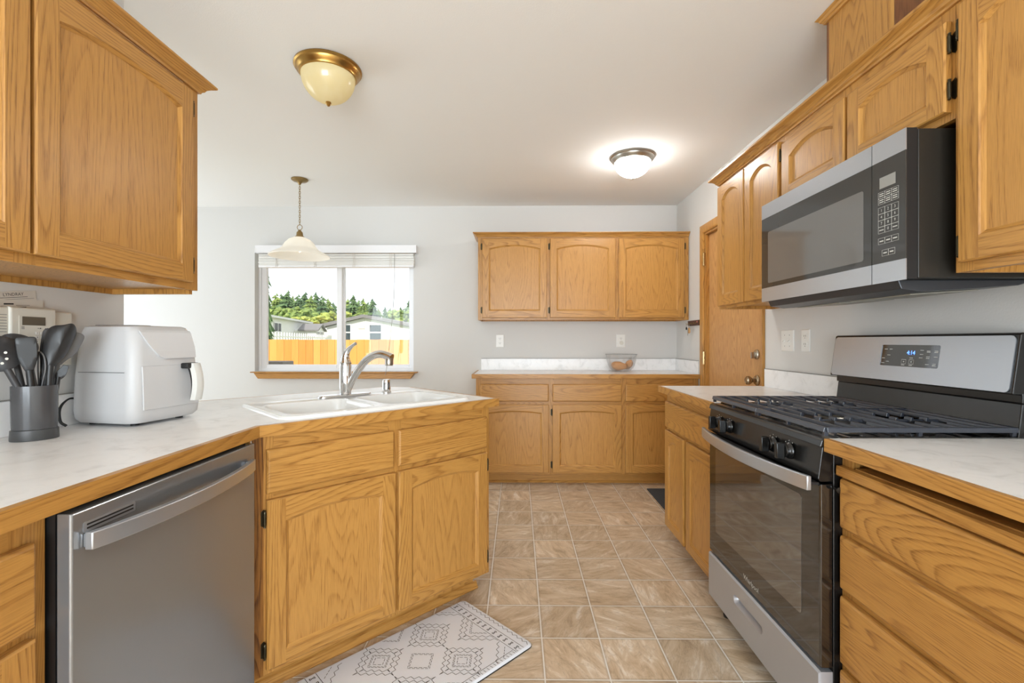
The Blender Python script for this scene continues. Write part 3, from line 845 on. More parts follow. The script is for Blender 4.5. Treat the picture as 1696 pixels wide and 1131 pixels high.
# ---- sink, faucet, air gap
sk = thing('kitchen_sink', 'white double-bowl enamel sink set in the diagonal counter', 'sink', (AX, AY, .9142), PEN)
m = MB()
b1, b2 = (.128, .468, .100, .432), (.520, .878, .100, .432)
o0, o1, o2 = rrect(SU0, SU1, SV0, SV1, .055, 6), rrect(SU0 + .004, SU1 - .004, SV0 + .004, SV1 - .004, .052, 6), rrect(SU0 + .016, SU1 - .016, SV0 + .016, SV1 - .016, .045, 6)
m.loft([[(x, y, 0) for x, y in o0], [(x, y, .008) for x, y in o1], [(x, y, .0115) for x, y in rrect(SU0 + .009, SU1 - .009, SV0 + .009, SV1 - .009, .05, 6)], [(x, y, .0095) for x, y in o2]], cap0=False, cap1=False)
holes = []
for (x0, x1, y0, y1) in (b1, b2):
    def rr_(d, r, z): return [(x, y, z) for x, y in rrect(x0 + d, x1 - d, y0 + d, y1 - d, r, 6)]
    holes.append([(x, y) for x, y in rrect(x0 - .012, x1 + .012, y0 - .012, y1 + .012, .062, 6)])
    m.loft([[(x, y, .0095) for x, y in holes[-1]], rr_(-.006, .058, .0115), rr_(-.001, .055, .010), rr_(.003, .052, .003), rr_(.008, .05, -.02), rr_(.016, .05, -.15), rr_(.03, .045, -.178), rr_(.06, .03, -.186)], cap0=False, cap1=True)
m.fill([o2] + holes, .0095)
m.build('basin', PORC, sk)
for (x0, x1, y0, y1) in (b1, b2):
    MB().lathe([(.0, 0), (.040, 0), (.042, .003), (.030, .004), (.026, -.001), (0, -.001)], ((x0 + x1) / 2, (y0 + y1) / 2, -.1855), 20).build('drain', NICKEL, sk)

fx, fy = pen(.515, .505)
fa = thing('faucet', 'chrome single-lever pull-out faucet behind the sink bowls', 'faucet', (fx, fy, .9245), R(-17))
m = MB()
pl = MB()
base_rot = PEN - R(-17)
ring = rrect(-.128, .128, -.027, .027, .0265, 8)
pl.loft([[(x, y, 0) for x, y in ring], [(x * .995, y * .99, .006) for x, y in ring], [(x * .97, y * .85, .010) for x, y in ring]])
pl.xf(Matrix.Rotation(base_rot, 4, 'Z')).build('escutcheon', CHROME, fa)
m.lathe([(.0, .0105), (.026, .0105), (.0265, .02), (.0275, .03), (.028, .09), (.0275, .140), (.026, .152), (0, .153)], (0, 0, 0), 28)
m.build('body', CHROME, fa)
MB().lathe([(.0265, 0), (.0272, .003), (.0265, .006)], (0, 0, .1525), 28).build('trim_ring', NICKEL, fa)
m = MB()
hp = bez([(0, 0, .158), (.0, 0, .185), (.010, 0, .212), (.034, 0, .235), (.058, 0, .250)], 6)
nn = len(hp)
m.tube(hp, [.0265 - .019 * min(1, (i / (nn - 1)) * 1.25) ** 0.8 for i in range(nn)], 16, flat=(1, 1))
m.build('lever', CHROME, fa)
m = MB()
sp = bez([(.012, 0, .025), (.030, 0, .062), (.062, 0, .112), (.105, 0, .163), (.150, 0, .192), (.190, 0, .200), (.225, 0, .193), (.25, 0, .184)], 7)
nn = len(sp)
def spr(i):
    t_ = i / (nn - 1)
    return .0155 + .004 * t_ if t_ < .7 else .0183 + .001 * (t_ - .7)
m.tube(sp, [spr(i) for i in range(nn)], 16)
m.build('spout', CHROME, fa)
m = MB().lathe([(.0, .0), (.0165, .0), (.0185, .006), (.019, .03), (.012, .042), (0, .044)], (.236, 0, .148), 18)
m.build('spray_head', NICKEL, fa)
gx, gy = pen(.735, .515)
ag = thing('air_gap_cap', 'small chrome cylinder cap standing beside the faucet', 'air gap', (gx, gy, .9245))
MB().lathe([(0, 0), (.0235, 0), (.0235, .006), (.020, .009), (.020, .060), (.017, .066), (0, .067)], n=24).build('cap', CHROME, ag)
m = MB()
for k in range(7): m.box(-.0012 + .0, .0012, -.0206, -.0196, .016, .052)
m = MB()
for a in range(5):
    an = R(-120 + a * 22)
    x, y = cos(an) * .0198, sin(an) * .0198
    m.tube([(x, y, .016), (x, y, .052)], .0015, 6)
m.build('vent_slot', BLACKM, ag)

# ---- dishwasher (local x -> +y, front -y -> +x)
dw = thing('dishwasher', 'stainless dishwasher with bowed bar handle built in under the counter', 'dishwasher', (-.82, .846, 0), LZ)
m = MB().box(.0015, .6005, .030, .58, .10, .8768); m.build('tub', BLACKM, dw)
m = MB().cbox(0.001, .601, 0, .027, .115, .866, .003); dd = m.build('door', STEELD, dw, bevel=.0015)
MB().box(.012, .59, .06, .075, .0005, .112).build('toe_panel', BLACKM, dw)
m = MB()
hp = [(.022 + .548 * i / 20, -.012 - .038 * sin(pi * i / 20) ** .75, .808 - .0 * i) for i in range(21)]
rings = []
for (x, y, z) in hp:
    rings.append([(x, y + .007, z - .017), (x, y - .008, z - .0165), (x, y - .008, z + .0165), (x, y + .007, z + .017)])
m.loft(rings, smooth=True)
m.box(.024, .046, -.0135, -.0005, .795, .821).box(.548, .568, -.0135, -.0005, .795, .821)
m.build('handle', STEEL, dw, bevel=.002)
vm = MB(); vo = rrect(.024, .144, .822, .842, .003, 3)
vm.prism(vo, 'y', -.0012, -.0004, 0)
vm.box(.031, .138, -.0018, -.0013, .8275, .8305, 1).box(.031, .138, -.0018, -.0013, .8345, .8375, 1)
vm.build('vent', [STEEL, BLACKM], dw)

# ---- range (local x -> -y from the far side, front -y -> -x)
rg = thing('gas_range', 'black and stainless gas range standing between the two counters', 'range', (.845, 2.063, 0), RZ)
RW = .7535
m = MB().box(.001, RW - .001, .036, .615, .05, .903); m.build('body', BLACK, rg, bevel=.002)
m = MB(); m.cbox(.002, RW - .002, 0, .034, .272, .784, .004); od = m.build('oven_door', BLACKG, rg, bevel=.001)
m = MB().prism(rrect(.066, .667, .372, .728, .012, 4), 'y', -.0008, -.0001); m.build('window', OVENG, od)
MB().text('Whirlpool', .026, (.367, -.0012, .308), (1, 0, 0), (0, 0, 1)).build('badge', LEG, od)
# bowed handle
m = MB(); rings = []
for i in range(25):
    t_ = i / 24; x = .004 + (RW - .008) * t_; y = -.028 - .040 * sin(pi * t_) ** .8; zc = .787; hh = .0205
    rings.append([(x, y + .006, zc - hh), (x, y - .007, zc - hh), (x, y - .007, zc + hh), (x, y + .006, zc + hh)])
m.loft(rings)
m.build('handle', STEEL, od, bevel=.0025)
m = MB(); hps = []
for i in range(25):
    t_ = i / 24; x = .006 + (RW - .012) * t_; hps.append((x, -.0215 - .040 * sin(pi * t_) ** .8))
m.prism([(RW - .006, -.0005), (.006, -.0005)] + hps, 'z', .782, .789)
m.build('handle_bracket', BLACKM, od)
m = MB().prism([(.0005, .792), (-.006, .800), (.006, .889), (.0355, .889), (.0355, .792)], 'x', .001, RW - .001)
cp = m.build('control_panel', BLACK, rg, bevel=.0015)
m = MB().prism([(-.002, .8895), (.004, .908), (.012, .9125), (.05, .9125), (.05, .8895)], 'x', .0, RW)
m.build('front_trim', BLACK, rg, bevel=.002)
def knob(x):
    k = MB()
    k.lathe([(.0, -.001), (.026, -.001), (.025, -.006), (.021, -.010), (.020, -.020), (0, -.021)], (x, -.001, .846), 20, axis='y')
    k.prism([(x - .0085, .822), (x + .0085, .822), (x + .0085, .871), (x - .0085, .871)], 'y', -.046, -.0215)
    k.build('knob', BLACK, rg, bevel=.002)
    d = MB()
    for an in (60, 95, 130, 165):
        d.lathe([(0, 0), (.0016, 0), (0, -.0006)], (x + .031 * cos(R(an)), -.0045 + .0135 * (.031 * sin(R(an))) / .10 - .002, .846 + .031 * sin(R(an))), 6, axis='y')
    d.build('knob_marks', LEG, rg)
for x in (.110, .205, .520, .610): knob(x)
m = MB().box(.0, RW, .0505, .60, .9035, .9125)
m.box(.0, RW, .0505, .085, .9125, .917).box(0, .014, .085, .56, .9125, .917).box(RW - .014, RW, .085, .56, .9125, .917)
ct = m.build('cooktop', BLACKG, rg, bevel=.003)
for (bx_, by_, r_) in ((.16, .17, .045), (.16, .42, .036), (.375, .30, .05), (.59, .17, .05), (.59, .42, .036)):
    b = MB().lathe([(0, 0), (r_ + .012, 0), (r_ + .010, .006), (r_, .010), (r_ - .002, .012), (0, .012)], (bx_, by_, .9127), 24, mi=0)
    b.lathe([(r_ - .006, .012), (r_ - .004, .017), (r_ - .012, .0195), (0, .020)], (bx_, by_, .9127), 24, mi=1)
    b.build('burner', [NICKEL, BLACKM], rg)
def grate(xa, xb):
    g = MB()
    ya, yb = .018, .545; z0, z1 = .930, .944
    def bar(p, q, w=.0065):
        (x0, y0), (x1, y1) = p, q
        if abs(x1 - x0) > abs(y1 - y0): g.prism([(y0 - w, z0), (y0 + w, z0), (y0 + w * .55, z1), (y0 - w * .55, z1)], 'x', x0, x1)
        else: g.prism([(x0 - w, z0), (x0 + w, z0), (x0 + w * .55, z1), (x0 - w * .55, z1)], 'y', y0, y1)
    bar((xa, ya), (xb, ya), .008); bar((xa, yb), (xb, yb), .008); bar((xa, ya), (xa, yb), .0075); bar((xb, ya), (xb, yb), .0075)
    g.prism([((xa + xb) / 2 - .004, z0 - .004), ((xa + xb) / 2 + .004, z0 - .004), ((xa + xb) / 2 + .003, z0 + .006), ((xa + xb) / 2 - .003, z0 + .006)], 'y', ya, yb)
    n = 11
    for k in range(1, n):
        y = ya + (yb - ya) * k / n
        gap = .05 if k in (2, 3, 4, 7, 8, 9) else 0
        xm = (xa + xb) / 2
        q = (xb - xa) / 4
        if gap:
            bar((xa, y), (xm - q - gap * .2 + .02, y)); bar((xm - q * .15, y), (xm + q * .15, y)); bar((xm + q + gap * .2 - .02, y), (xb, y))
        else: bar((xa, y), (xb, y))
    for x in (xa + .006, (xa + xb) / 2, xb - .006):
        for y in (ya + .002, (ya + yb) / 2, yb - .004):
            g.prism([(x - .006, z0 + .002), (x + .006, z0 + .002), (x + .004, .918), (x - .004, .918)], 'y', y - .006, y + .006)
    return g.build('grate', IRON, rg, bevel=.0015)
grate(.004, .375); grate(.3785, RW - .004)
# backguard: low black riser and slanted stainless console
m = MB().prism([(.548, .9128), (.560, 1.010), (.60, 1.010), (.60, .9128)], 'x', .004, RW - .004); m.build('riser', BLACK, rg, bevel=.003)
m = MB().prism([(.556, 1.0102), (.556, 1.036), (.528, 1.036), (.552, 1.205), (.56, 1.209), (.612, 1.209), (.612, 1.0102)], 'x', .0, RW)
m.build('console_housing', BLACK, rg, bevel=.003)
sl_ = Vector((0, .024, .169)).normalized()
bg = MB()
def con(x, s_, d=0.0):      # point on the slanted console face
    p = Vector((x, .528, 1.036)) + sl_ * s_ + Vector((0, -sl_.z, sl_.y)) * d
    return p
rr = rrect(.008, RW - .008, .004, .166, .014, 5)
disp = rrect(.272, .518, .058, .136, .006, 4)
bg2 = MB(); bg2.fill([rr, disp], 0)
verts = [con(v[0], v[1], .003) for v in bg2.v]; bg.add(verts, bg2.f)
n_ = len(rr); bg.add([con(x, y, .003) for x, y in rr] + [con(x, y, .0002) for x, y in rr], [(i, (i + 1) % n_, n_ + (i + 1) % n_, n_ + i) for i in range(n_)])
n_ = len(disp); bg.add([con(x, y, .003) for x, y in disp] + [con(x, y, .0004) for x, y in disp], [(i, (i + 1) % n_, n_ + (i + 1) % n_, n_ + i) for i in range(n_)])
bgo = bg.build('console', STEEL, rg, label='brushed stainless console')
dpm = MB(); dpm.add([con(x, y, .0008) for x, y in disp], [tuple(range(len(disp)))]); dp = dpm.build('display', BLACKG, bgo)
UX, UY = (1, 0, 0), tuple(sl_)
MB().text('4:14', .020, con(.404, .108, .0014), UX, UY).build('digits', BLUE, dp)
lg = MB()
def dash(x, y, w=.014, h=.0022):
    lg.add([con(x - w / 2, y - h / 2, .0014), con(x + w / 2, y - h / 2, .0014), con(x + w / 2, y + h / 2, .0014), con(x - w / 2, y + h / 2, .0014)], [(0, 1, 2, 3)])
for x, y in ((.292, .120), (.315, .120), (.308, .098), (.285, .086), (.305, .074), (.285, .068), (.448, .104), (.448, .118), (.446, .092), (.474, .116), (.474, .112), (.503, .116), (.503, .112), (.474, .096), (.474, .091), (.503, .096), (.474, .070), (.500, .072), (.500, .067), (.376, .064), (.408, .064), (.408, .090)): dash(x, y)
for x in (.378, .410):
    for a, b, c, d in ((x - .010, x + .010, .083, .0842), (x - .010, x + .010, .068, .0692), (x - .010, x - .009, .068, .0842), (x + .009, x + .010, .068, .0842), (x - .003, x + .003, .074, .078)):
        lg.add([con(a, c, .0014), con(b, c, .0014), con(b, d, .0014), con(a, d, .0014)], [(0, 1, 2, 3)])
lg.build('legends', LEG, dp)
# storage drawer with recessed pull
m = MB()
po = rrect(.238, .452, .170, .204, .015, 5)
fo = [(.004, .078), (RW - .004, .078), (RW - .004, .256), (.004, .256)]
m.fill([fo, po], -.004, axis='y')
ring0 = [(x, -.004, z) for x, z in po]
pin = rrect(.246, .444, .178, .199, .010, 5)
m.loft([ring0, [(x, .000, z) for x, z in rrect(.241, .449, .172, .202, .014, 5)], [(x, .014, z + .002) for x, z in pin]], cap0=False, cap1=True)
fz = [(.0, .074), (RW, .074), (RW, .262), (.0, .262)]
for i in range(4):
    k = (i + 1) % 4
    m.add([(fo[i][0], -.004, fo[i][1]), (fo[k][0], -.004, fo[k][1]), (fz[k][0], .002, fz[k][1]), (fz[i][0], .002, fz[i][1])], [(0, 1, 2, 3)])
    m.add([(fz[i][0], .002, fz[i][1]), (fz[k][0], .002, fz[k][1]), (fz[k][0], .034, fz[k][1]), (fz[i][0], .034, fz[i][1])], [(0, 1, 2, 3)])
m.build('storage_drawer', STEELB, rg)
for x in (.05, RW - .05):
    for y in (.06, .56): MB().lathe([(0, .0005), (.018, .0005), (.02, .012), (.009, .016), (.009, .0495), (0, .0495)], (x, y, 0), 14).build('foot', BLACKM, rg)
MB().lathe([(.005, 0), (.004, .014), (.009, .018), (.009, .021), (0, .022)], (RW, .040, .775), 10, axis='x').build('side_bolt', BLACK, rg)

# ---- over-the-range microwave
mw = thing('microwave', 'stainless and black microwave mounted under the short wall cabinet', 'microwave', (1.07, 2.052, 1.355), RZ)
MWW, MWH = .756, .418
m = MB().box(.002, MWW - .0, .033, .412, .004, MWH - .002); m.build('body', plain('black_painted_steel', lin(36, 33, 28), .4), mw, bevel=.002)
def mw_front(x0, x1, name, mat_dark):
    d = MB().box(x0, x1, .002, .031, .002, MWH, 0)
    o_ = d.build(name, BLACKM, mw)
    for za, zb in ((MWH - .060, MWH), (0, .058)): MB().box(x0, x1, -.0012, .0018, za, zb).build('trim_strip', STEEL, o_, label='stainless strip')
    g_ = MB().box(x0, x1, -.0012, .0018, .0582, MWH - .0602); g_.build('glass', mat_dark, o_)
    return o_
mdoor = mw_front(.0, .632, 'door', MWD)
MB().prism(rrect(.052, .600, .076, .294, .008, 4), 'y', -.0022, -.0014).build('window', MWG, mdoor)
mpan = mw_front(.635, MWW, 'control_panel', MWD)
cpx = MB()
def outl(x0, x1, z0, z1, w=.0006):
    for a, b, c, d in ((x0, x1, z0, z0 + w), (x0, x1, z1 - w, z1), (x0, x0 + w, z0, z1), (x1 - w, x1, z0, z1)): cpx.box(a, b, -.0016, -.0013, c, d)
bx0 = .659
for r_ in range(2):
    for c_ in range(3):
        outl(bx0 + c_ * .0245, bx0 + c_ * .0245 + .0245, .249 - r_ * .018, .267 - r_ * .018)
        for q in range(2): cpx.box(bx0 + c_ * .0245 + .004, bx0 + c_ * .0245 + .020, -.0016, -.0013, .254 - r_ * .018 + q * .006, .2565 - r_ * .018 + q * .006)
for r_ in range(4):
    for c_ in range(3):
        x, z = bx0 + c_ * .0245, .203 - r_ * .019
        outl(x, x + .0245, z, z + .019)
        tx = [['1', '2', '3'], ['4', '5', '6'], ['7', '8', '9'], ['', '0', '']][r_][c_]
        if tx: cpx.text(tx, .012, (x + .0122, -.0018, z + .0095), (1, 0, 0), (0, 0, 1))
        else: cpx.box(x + .004, x + .02, -.0016, -.0013, z + .008, z + .0105)
for c_ in range(3):
    outl(bx0 + c_ * .0245, bx0 + c_ * .0245 + .0245, .114, .132)
    cpx.box(bx0 + c_ * .0245 + .005, bx0 + c_ * .0245 + .0195, -.0016, -.0013, .121, .1245)
for c_ in range(2):
    outl(bx0 + .014 + c_ * .0235, bx0 + .014 + c_ * .0235 + .0235, .078, .096)
    cpx.box(bx0 + .019 + c_ * .0235, bx0 + .032 + c_ * .0235, -.0016, -.0013, .085, .0885)
cpx.build('legends', LEG, mpan)
MB().box(.664, .722, -.0017, -.0013, .277, .309).build('display', LCDG, mpan)
m = MB()
m.prism([(.010, .0035), (.02, -.022), (.075, -.030), (.35, -.012), (.40, .0035)], 'x', .03, MWW - .04)
un = m.build('vent_base', plain('dark_grey_metal', lin(70, 72, 76), .35, .6), mw, bevel=.002)
m = MB()
for xx in (.09, .40):
    q = [(xx, .10), (xx + .25, .10), (xx + .25, .30), (xx, .30)]
    f_ = lambda y: -.030 + (y - .075) / .275 * .018 - .0012
    m.add([(x, y, f_(y)) for x, y in q] + [(x, y, f_(y) - .003) for x, y in q], [(0, 1, 2, 3), (4, 7, 6, 5), (0, 4, 5, 1), (1, 5, 6, 2), (2, 6, 7, 3), (3, 7, 4, 0)])
m.build('filter', plain('aluminium_mesh', lin(176, 172, 160), .45, .8, nscale=500, nstr=.8), un)

# ---- wall plates
def outlet(loc, rz, label, kind='duplex', w=.072, h=.116):
    o = thing('wall_outlet' if kind != 'switch' else 'switch_plate', label, 'outlet' if kind != 'switch' else 'switch', loc, rz)
    m = MB(); m.cbox(-w / 2, w / 2, -.006, -.0005, -h / 2, h / 2, .003); m.build('cover_plate', WHITE, o)
    s_ = MB()
    if kind == 'duplex':
        f_ = MB()
        for z in (.021, -.021):
            f_.prism(rrect(-.017, .017, z - .0145, z + .0145, .009, 4), 'y', -.0078, -.0061)
            if z > 0 or 'cap' not in label:
                for x in (-.0065, .0065): s_.box(x - .001, x + .001, -.0083, -.0079, z - .001, z + .008)
                s_.lathe([(.0024, 0), (0, -.0004)], (0, -.0079, z - .0075), 8, axis='y')
        f_.build('receptacle', WHITE, o)
        if 'cap' in label: MB().lathe([(0, -.0078), (.019, -.0078), (.0185, -.011), (0, -.0115)], (0.004, 0, -.021), 20, axis='y').build('safety_cap', KEYP, o)
        s_.build('slots', INK, o)
    else:
        for x in (-.023, .023):
            t_ = MB().box(x - .005, x + .005, -.0068, -.0061, -.012, .012)
            t_.prism([(-.0068, .004), (-.0068, -.004), (-.017, -.010), (-.018, -.006)], 'x', x - .0035, x + .0035)
            t_.build('toggle', WHITE, o)
            for z in (.03, -.03): s_.lathe([(.0025, 0), (0, -.0006)], (x, -.0061, z), 8, axis='y')
        s_.build('screws', INK, o)
    return o
outlet((-.163, YB, 1.186), 0, 'white duplex outlet on the back wall near the end of the counter')
outlet((.965, YB, 1.188), 0, 'white outlet with a round safety cap on the back wall above the glass bowl', w=.082, h=.122)
outlet((XR, 2.575, 1.187), RZ, 'white two-toggle switch plate on the wall beside the back door', 'switch', w=.118)
outlet((XR, 2.413, 1.187), RZ, 'white duplex outlet on the wall between switch plate and range')

# ---- key rack and keys
kr = thing('key_rack', 'dark wooden key rack on the wall beside the back door', 'key rack', (XR, 4.045, 1.335), RZ)
MB().box(0, .245, -.014, -.0008, -.022, .022).build('plaque', WOODDK, kr, bevel=.002)
for x in (.03, .085, .14, .195):
    MB().tube(bez([(x, -.0145, .004), (x, -.024, -.004), (x, -.034, -.008), (x, -.040, .002)], 5), .002, 8).build('hook', BRASSD, kr)
MB().lathe([(0, 0), (.008, 0), (.006, -.002), (0, -.0022)], (.21, -.0142, .008), 12, axis='y').build('charm', plain('pink_bead', lin(200, 120, 110), .4), kr)
ks = thing('key_bunch', 'bunch of keys with a tan fob hanging from the key rack', 'keys', (XR - .036, 4.045 - .085, 1.326), RZ)
MB().tube([(.011 * cos(2 * pi * k / 16), 0, -.016 + .011 * sin(2 * pi * k / 16)) for k in range(16)], .0013, 6, closed=True).build('key_ring', NICKEL, ks)
m = MB().prism([(-.018, -.05), (-.006, -.03), (.010, -.028), (.024, -.045), (.026, -.066), (.012, -.078), (-.008, -.074)], 'y', -.006, .006); m.build('fob', TAN, ks, bevel=.003)
m = MB().prism([(-.016, -.028), (-.004, -.026), (-.022, -.056), (-.026, -.075), (-.032, -.073), (-.030, -.052)], 'y', .007, .009); m.build('key', BRASS, ks)
m = MB().prism([(-.002, -.03), (.006, -.03), (.002, -.094), (-.006, -.094)], 'y', -.0095, -.0075); m.build('key', NICKEL, ks)
k2 = thing('car_fob', 'small black key fob hanging at the end of the key rack', 'key fob', (XR - .036, 4.045 - .03, 1.325), RZ)
MB().tube([(0, 0, -.001), (.0, .0, -.02)], .0012, 6).build('strap', BLACKM, k2)
MB().lathe([(0, 0), (.008, -.003), (.010, -.014), (.007, -.024), (0, -.027)], (0, 0, -.02), 12, sy=.6).build('shell', BLACKM, k2)

# ---- glass bowl with potatoes
bwx, bwy = .925, 4.165
gb = thing('glass_bowl', 'clear glass mixing bowl holding brown potatoes on the back counter', 'bowl', (bwx, bwy, .9142))
oprof = [(0, 0), (.062, 0), (.080, .006), (.100, .024), (.118, .055), (.128, .092), (.133, .128), (.137, .147), (.141, .150)]
iprof = [(.137, .1525), (.132, .146), (.129, .126), (.124, .092), (.114, .056), (.097, .028), (.078, .011), (.060, .006), (0, .006)]
MB().lathe(oprof + iprof, n=40).build('bowl_shell', BOWLG, gb)
MB().tube([(.139 * cos(2 * pi * k / 40), .139 * sin(2 * pi * k / 40), .1525) for k in range(40)], .0018, 6, closed=True).build('rim', plain('glass_rim', lin(150, 152, 150), .1), gb)
def potato(loc, rot, s_, lab, seed):
    m = MB(); r_ = random.Random(seed)
    prof = [(sin(pi * i / 12) * .031 * (1 + .06 * sin(i * 1.3 + seed)), -.055 * cos(pi * i / 12)) for i in range(13)]
    prof[0] = (0, prof[0][1]); prof[-1] = (0, prof[-1][1])
    m.lathe(prof, n=20)
    m.v = [tuple(Vector(v) * (1 + .05 * noise.noise(Vector(v) * 30 + Vector((seed, 0, 0))))) for v in m.v]
    o = m.build('potato', BROWN); o.location = loc; o.rotation_euler = rot; o.scale = (s_,) * 3
    tag(o, lab, 'potato', 'potatoes in the glass bowl')
potato((bwx - .026, bwy - .036, .962), (R(90), 0, R(80)), 1.18, 'brown potato lying flat along the front of the glass bowl', 1)
potato((bwx + .066, bwy - .004, .976), (R(50), 0, R(20)), 1.0, 'brown potato tilted up against the bowl side toward the back door', 5)
potato((bwx - .026, bwy + .046, .968), (R(90), 0, R(100)), 1.1, 'brown potato at the rear of the glass bowl', 9)

# ---- ceiling lights
def dome_light(name, loc, label, metal, glassm, r=.15, drop=.13):
    o = thing(name, label, 'ceiling light', (loc[0], loc[1], ZC))
    MB().lathe([(0, -.0008), (r, -.0008), (r + .001, -.008), (r - .006, -.012), (r - .008, -.022), (r - .018, -.030), (r - .022, -.040), (r - .028, -.042), (r - .034, -.038), (0, -.036)], n=48).build('base_ring', metal, o)
    R0 = r - .029
    MB().lathe([(R0 * cos(R(a)), -.039 - (drop - .045) * sin(R(a))) for a in range(0, 91, 9)], n=48).build('glass_dome', glassm, o)
    MB().lathe([(0, .004), (.012, .003), (.013, -.002), (.008, -.006), (.009, -.010), (.005, -.015), (0, -.016)], (0, 0, -drop + .004), 16).build('finial', metal, o)
    return o
dome_light('ceiling_light', (-.876, 2.15), 'antique brass flush ceiling light with cream glass dome', BRASS, GL_CREAM, .148, .165)
dome_light('ceiling_light', (.79, 3.21), 'lit nickel flush ceiling light near the back door', NICKEL, GL_LIT, .150, .145)
pd = thing('pendant_light', 'white bell glass pendant hanging on a brass chain before the window', 'pendant light', (-1.70, 3.62, ZC))
MB().lathe([(0, -.0008), (.062, -.0008), (.062, -.008), (.052, -.016), (.022, -.022), (.012, -.034), (.008, -.044), (0, -.046)], n=28).build('canopy', BRASSD, pd)
nl = 17
for k in range(nl):
    z = -.052 - k * .0183
    pts = []
    for q in range(12):
        a = 2 * pi * q / 12
        lx, lz = .0065 * cos(a), .0135 * sin(a)
        pts.append((lx, 0, z + lz) if k % 2 else (0, lx, z + lz))
    MB().tube(pts, .0017, 6, closed=True).build('chain_link', BRASSD, pd)
zr_ = -.052 - nl * .0183 - .008
MB().tube([(.020 * cos(2 * pi * q / 20), 0, zr_ + -.006 + .020 * sin(2 * pi * q / 20)) for q in range(20)], .0026, 8, closed=True).build('loop_ring', BRASSD, pd)
zc_ = zr_ - .028
MB().lathe([(0, 0), (.012, -.002), (.016, -.012), (.022, -.016), (.024, -.030), (.026, -.045), (.034, -.050), (.034, -.056), (0, -.056)], (0, 0, zc_), 24).build('socket_cup', BRASSD, pd)
zt = zc_ - .054
sh = [(.026, 0), (.044, -.004), (.080, -.022), (.108, -.052), (.126, -.084), (.148, -.104), (.190, -.126), (.214, -.141), (.222, -.149)]
MB().lathe(sh + [(.221, -.153), (.218, -.150), (.211, -.143), (.187, -.129), (.145, -.107), (.123, -.087), (.105, -.055), (.077, -.026), (.042, -.008), (.024, -.004)], (0, 0, zt), 48).build('bell_shade', GL_BELL, pd)
MB().lathe([(0, 0), (.012, -.004), (.014, -.03), (.026, -.06), (.029, -.08), (.022, -.102), (0, -.112)], (0, 0, zt - .006), 20).build('bulb', lamp_glass('warm_bulb', lin(255, 250, 235), 2.2), pd)

# ---- items on the counter by the wall
ar = thing('air_fryer', 'pale grey air fryer with drawer handle standing on the counter', 'air fryer', (-1.285, 1.575, .9145), R(80))
# local x -> along the front (away from camera), front faces -y (toward +x)
m = MB()
def fring(w0, w1, d0, d1, r, z): return [(x, y, z) for x, y in rrect(w0, w1, d0, d1, r, 6)]
fr_ = [fring(-.118, .118, -.110, .120, .036, .010), fring(-.127, .127, -.120, .128, .036, .022), fring(-.130, .130, -.122, .130, .034, .05), fring(-.126, .126, -.118, .128, .034, .16),
       fring(-.120, .120, -.112, .124, .034, .235), fring(-.113, .112, -.100, .118, .034, .300), fring(-.108, .106, -.092, .113, .034, .316), fring(-.098, .096, -.082, .104, .03, .3205)]
m.loft(fr_)
m.build('housing', FRYER, ar)
for x in (-.08, .08):
    for y in (-.07, .09): MB().lathe([(0, .0), (.012, .0), (.012, .0098), (0, .0098)], (x, y, 0), 12).build('foot', BLACKM, ar)
# drawer front and its seam, slanted upper facet
m = MB()
def fpt(x, z, d): # front surface y at height z
    zs = [(.05, -.122), (.16, -.118), (.235, -.112), (.30, -.100)]
    for (a, ya_), (b, yb_) in zip(zs, zs[1:]):
        if z <= b or b == .30: return (x, ya_ + (yb_ - ya_) * (z - a) / (b - a) - d, z)
    return (x, -.1, z)
nx = 10
def strip(x0, x1, z0, z1, d, name, mat, r=.0):
    q = MB(); rows = [z0 + (z1 - z0) * k / 8 for k in range(9)]
    v = [fpt(x, z, dd) for dd in (d, .0003) for z in rows for x in (x0, x1)]
    f = []
    n9 = 18
    for k in range(8): f.append((2 * k, 2 * k + 1, 2 * k + 3, 2 * k + 2))
    for k in range(8):
        f.append((2 * k, 2 * k + 2, n9 + 2 * k + 2, n9 + 2 * k)); f.append((2 * k + 1, n9 + 2 * k + 1, n9 + 2 * k + 3, 2 * k + 3))
    f.append((0, n9, n9 + 1, 1)); f.append((16, 17, n9 + 17, n9 + 16))
    q.add(v, f)
    return q.build(name, mat, ar)
dfr = strip(-.098, .106, .050, .190, .004, 'drawer_front', FRYER)
dfr.modifiers.new('bevel', 'BEVEL').width = .0015
MB().box(.036, .084, -.152, -.1215, .176, .195).build('handle_mount', BLACKM, ar, bevel=.004)
HX = .066
h = MB(); rings = []
for k in range(13):
    t_ = k / 12; z = .194 - .128 * t_; y = -.152 - .012 * sin(pi * t_) - .006 * t_
    w = .018
    rings.append([(HX + x, y + dy, z) for x, dy in ((-w, .010), (-w * .8, -.006), (0, -.010), (w * .8, -.006), (w, .010))])
h.loft(rings); hd = h.build('handle', FRYERH, ar)
h = MB(); rings = []
for k in range(13):
    t_ = k / 12; z = .194 - .125 * t_; y = -.152 - .012 * sin(pi * t_) - .006 * t_
    rings.append([(HX + x, y + dy, z) for x, dy in ((-.0175, .0102), (.0175, .0102), (.014, .024 - .010 * t_), (-.014, .024 - .010 * t_))])
h.loft(rings); h.build('handle_grip', BLACKM, ar)
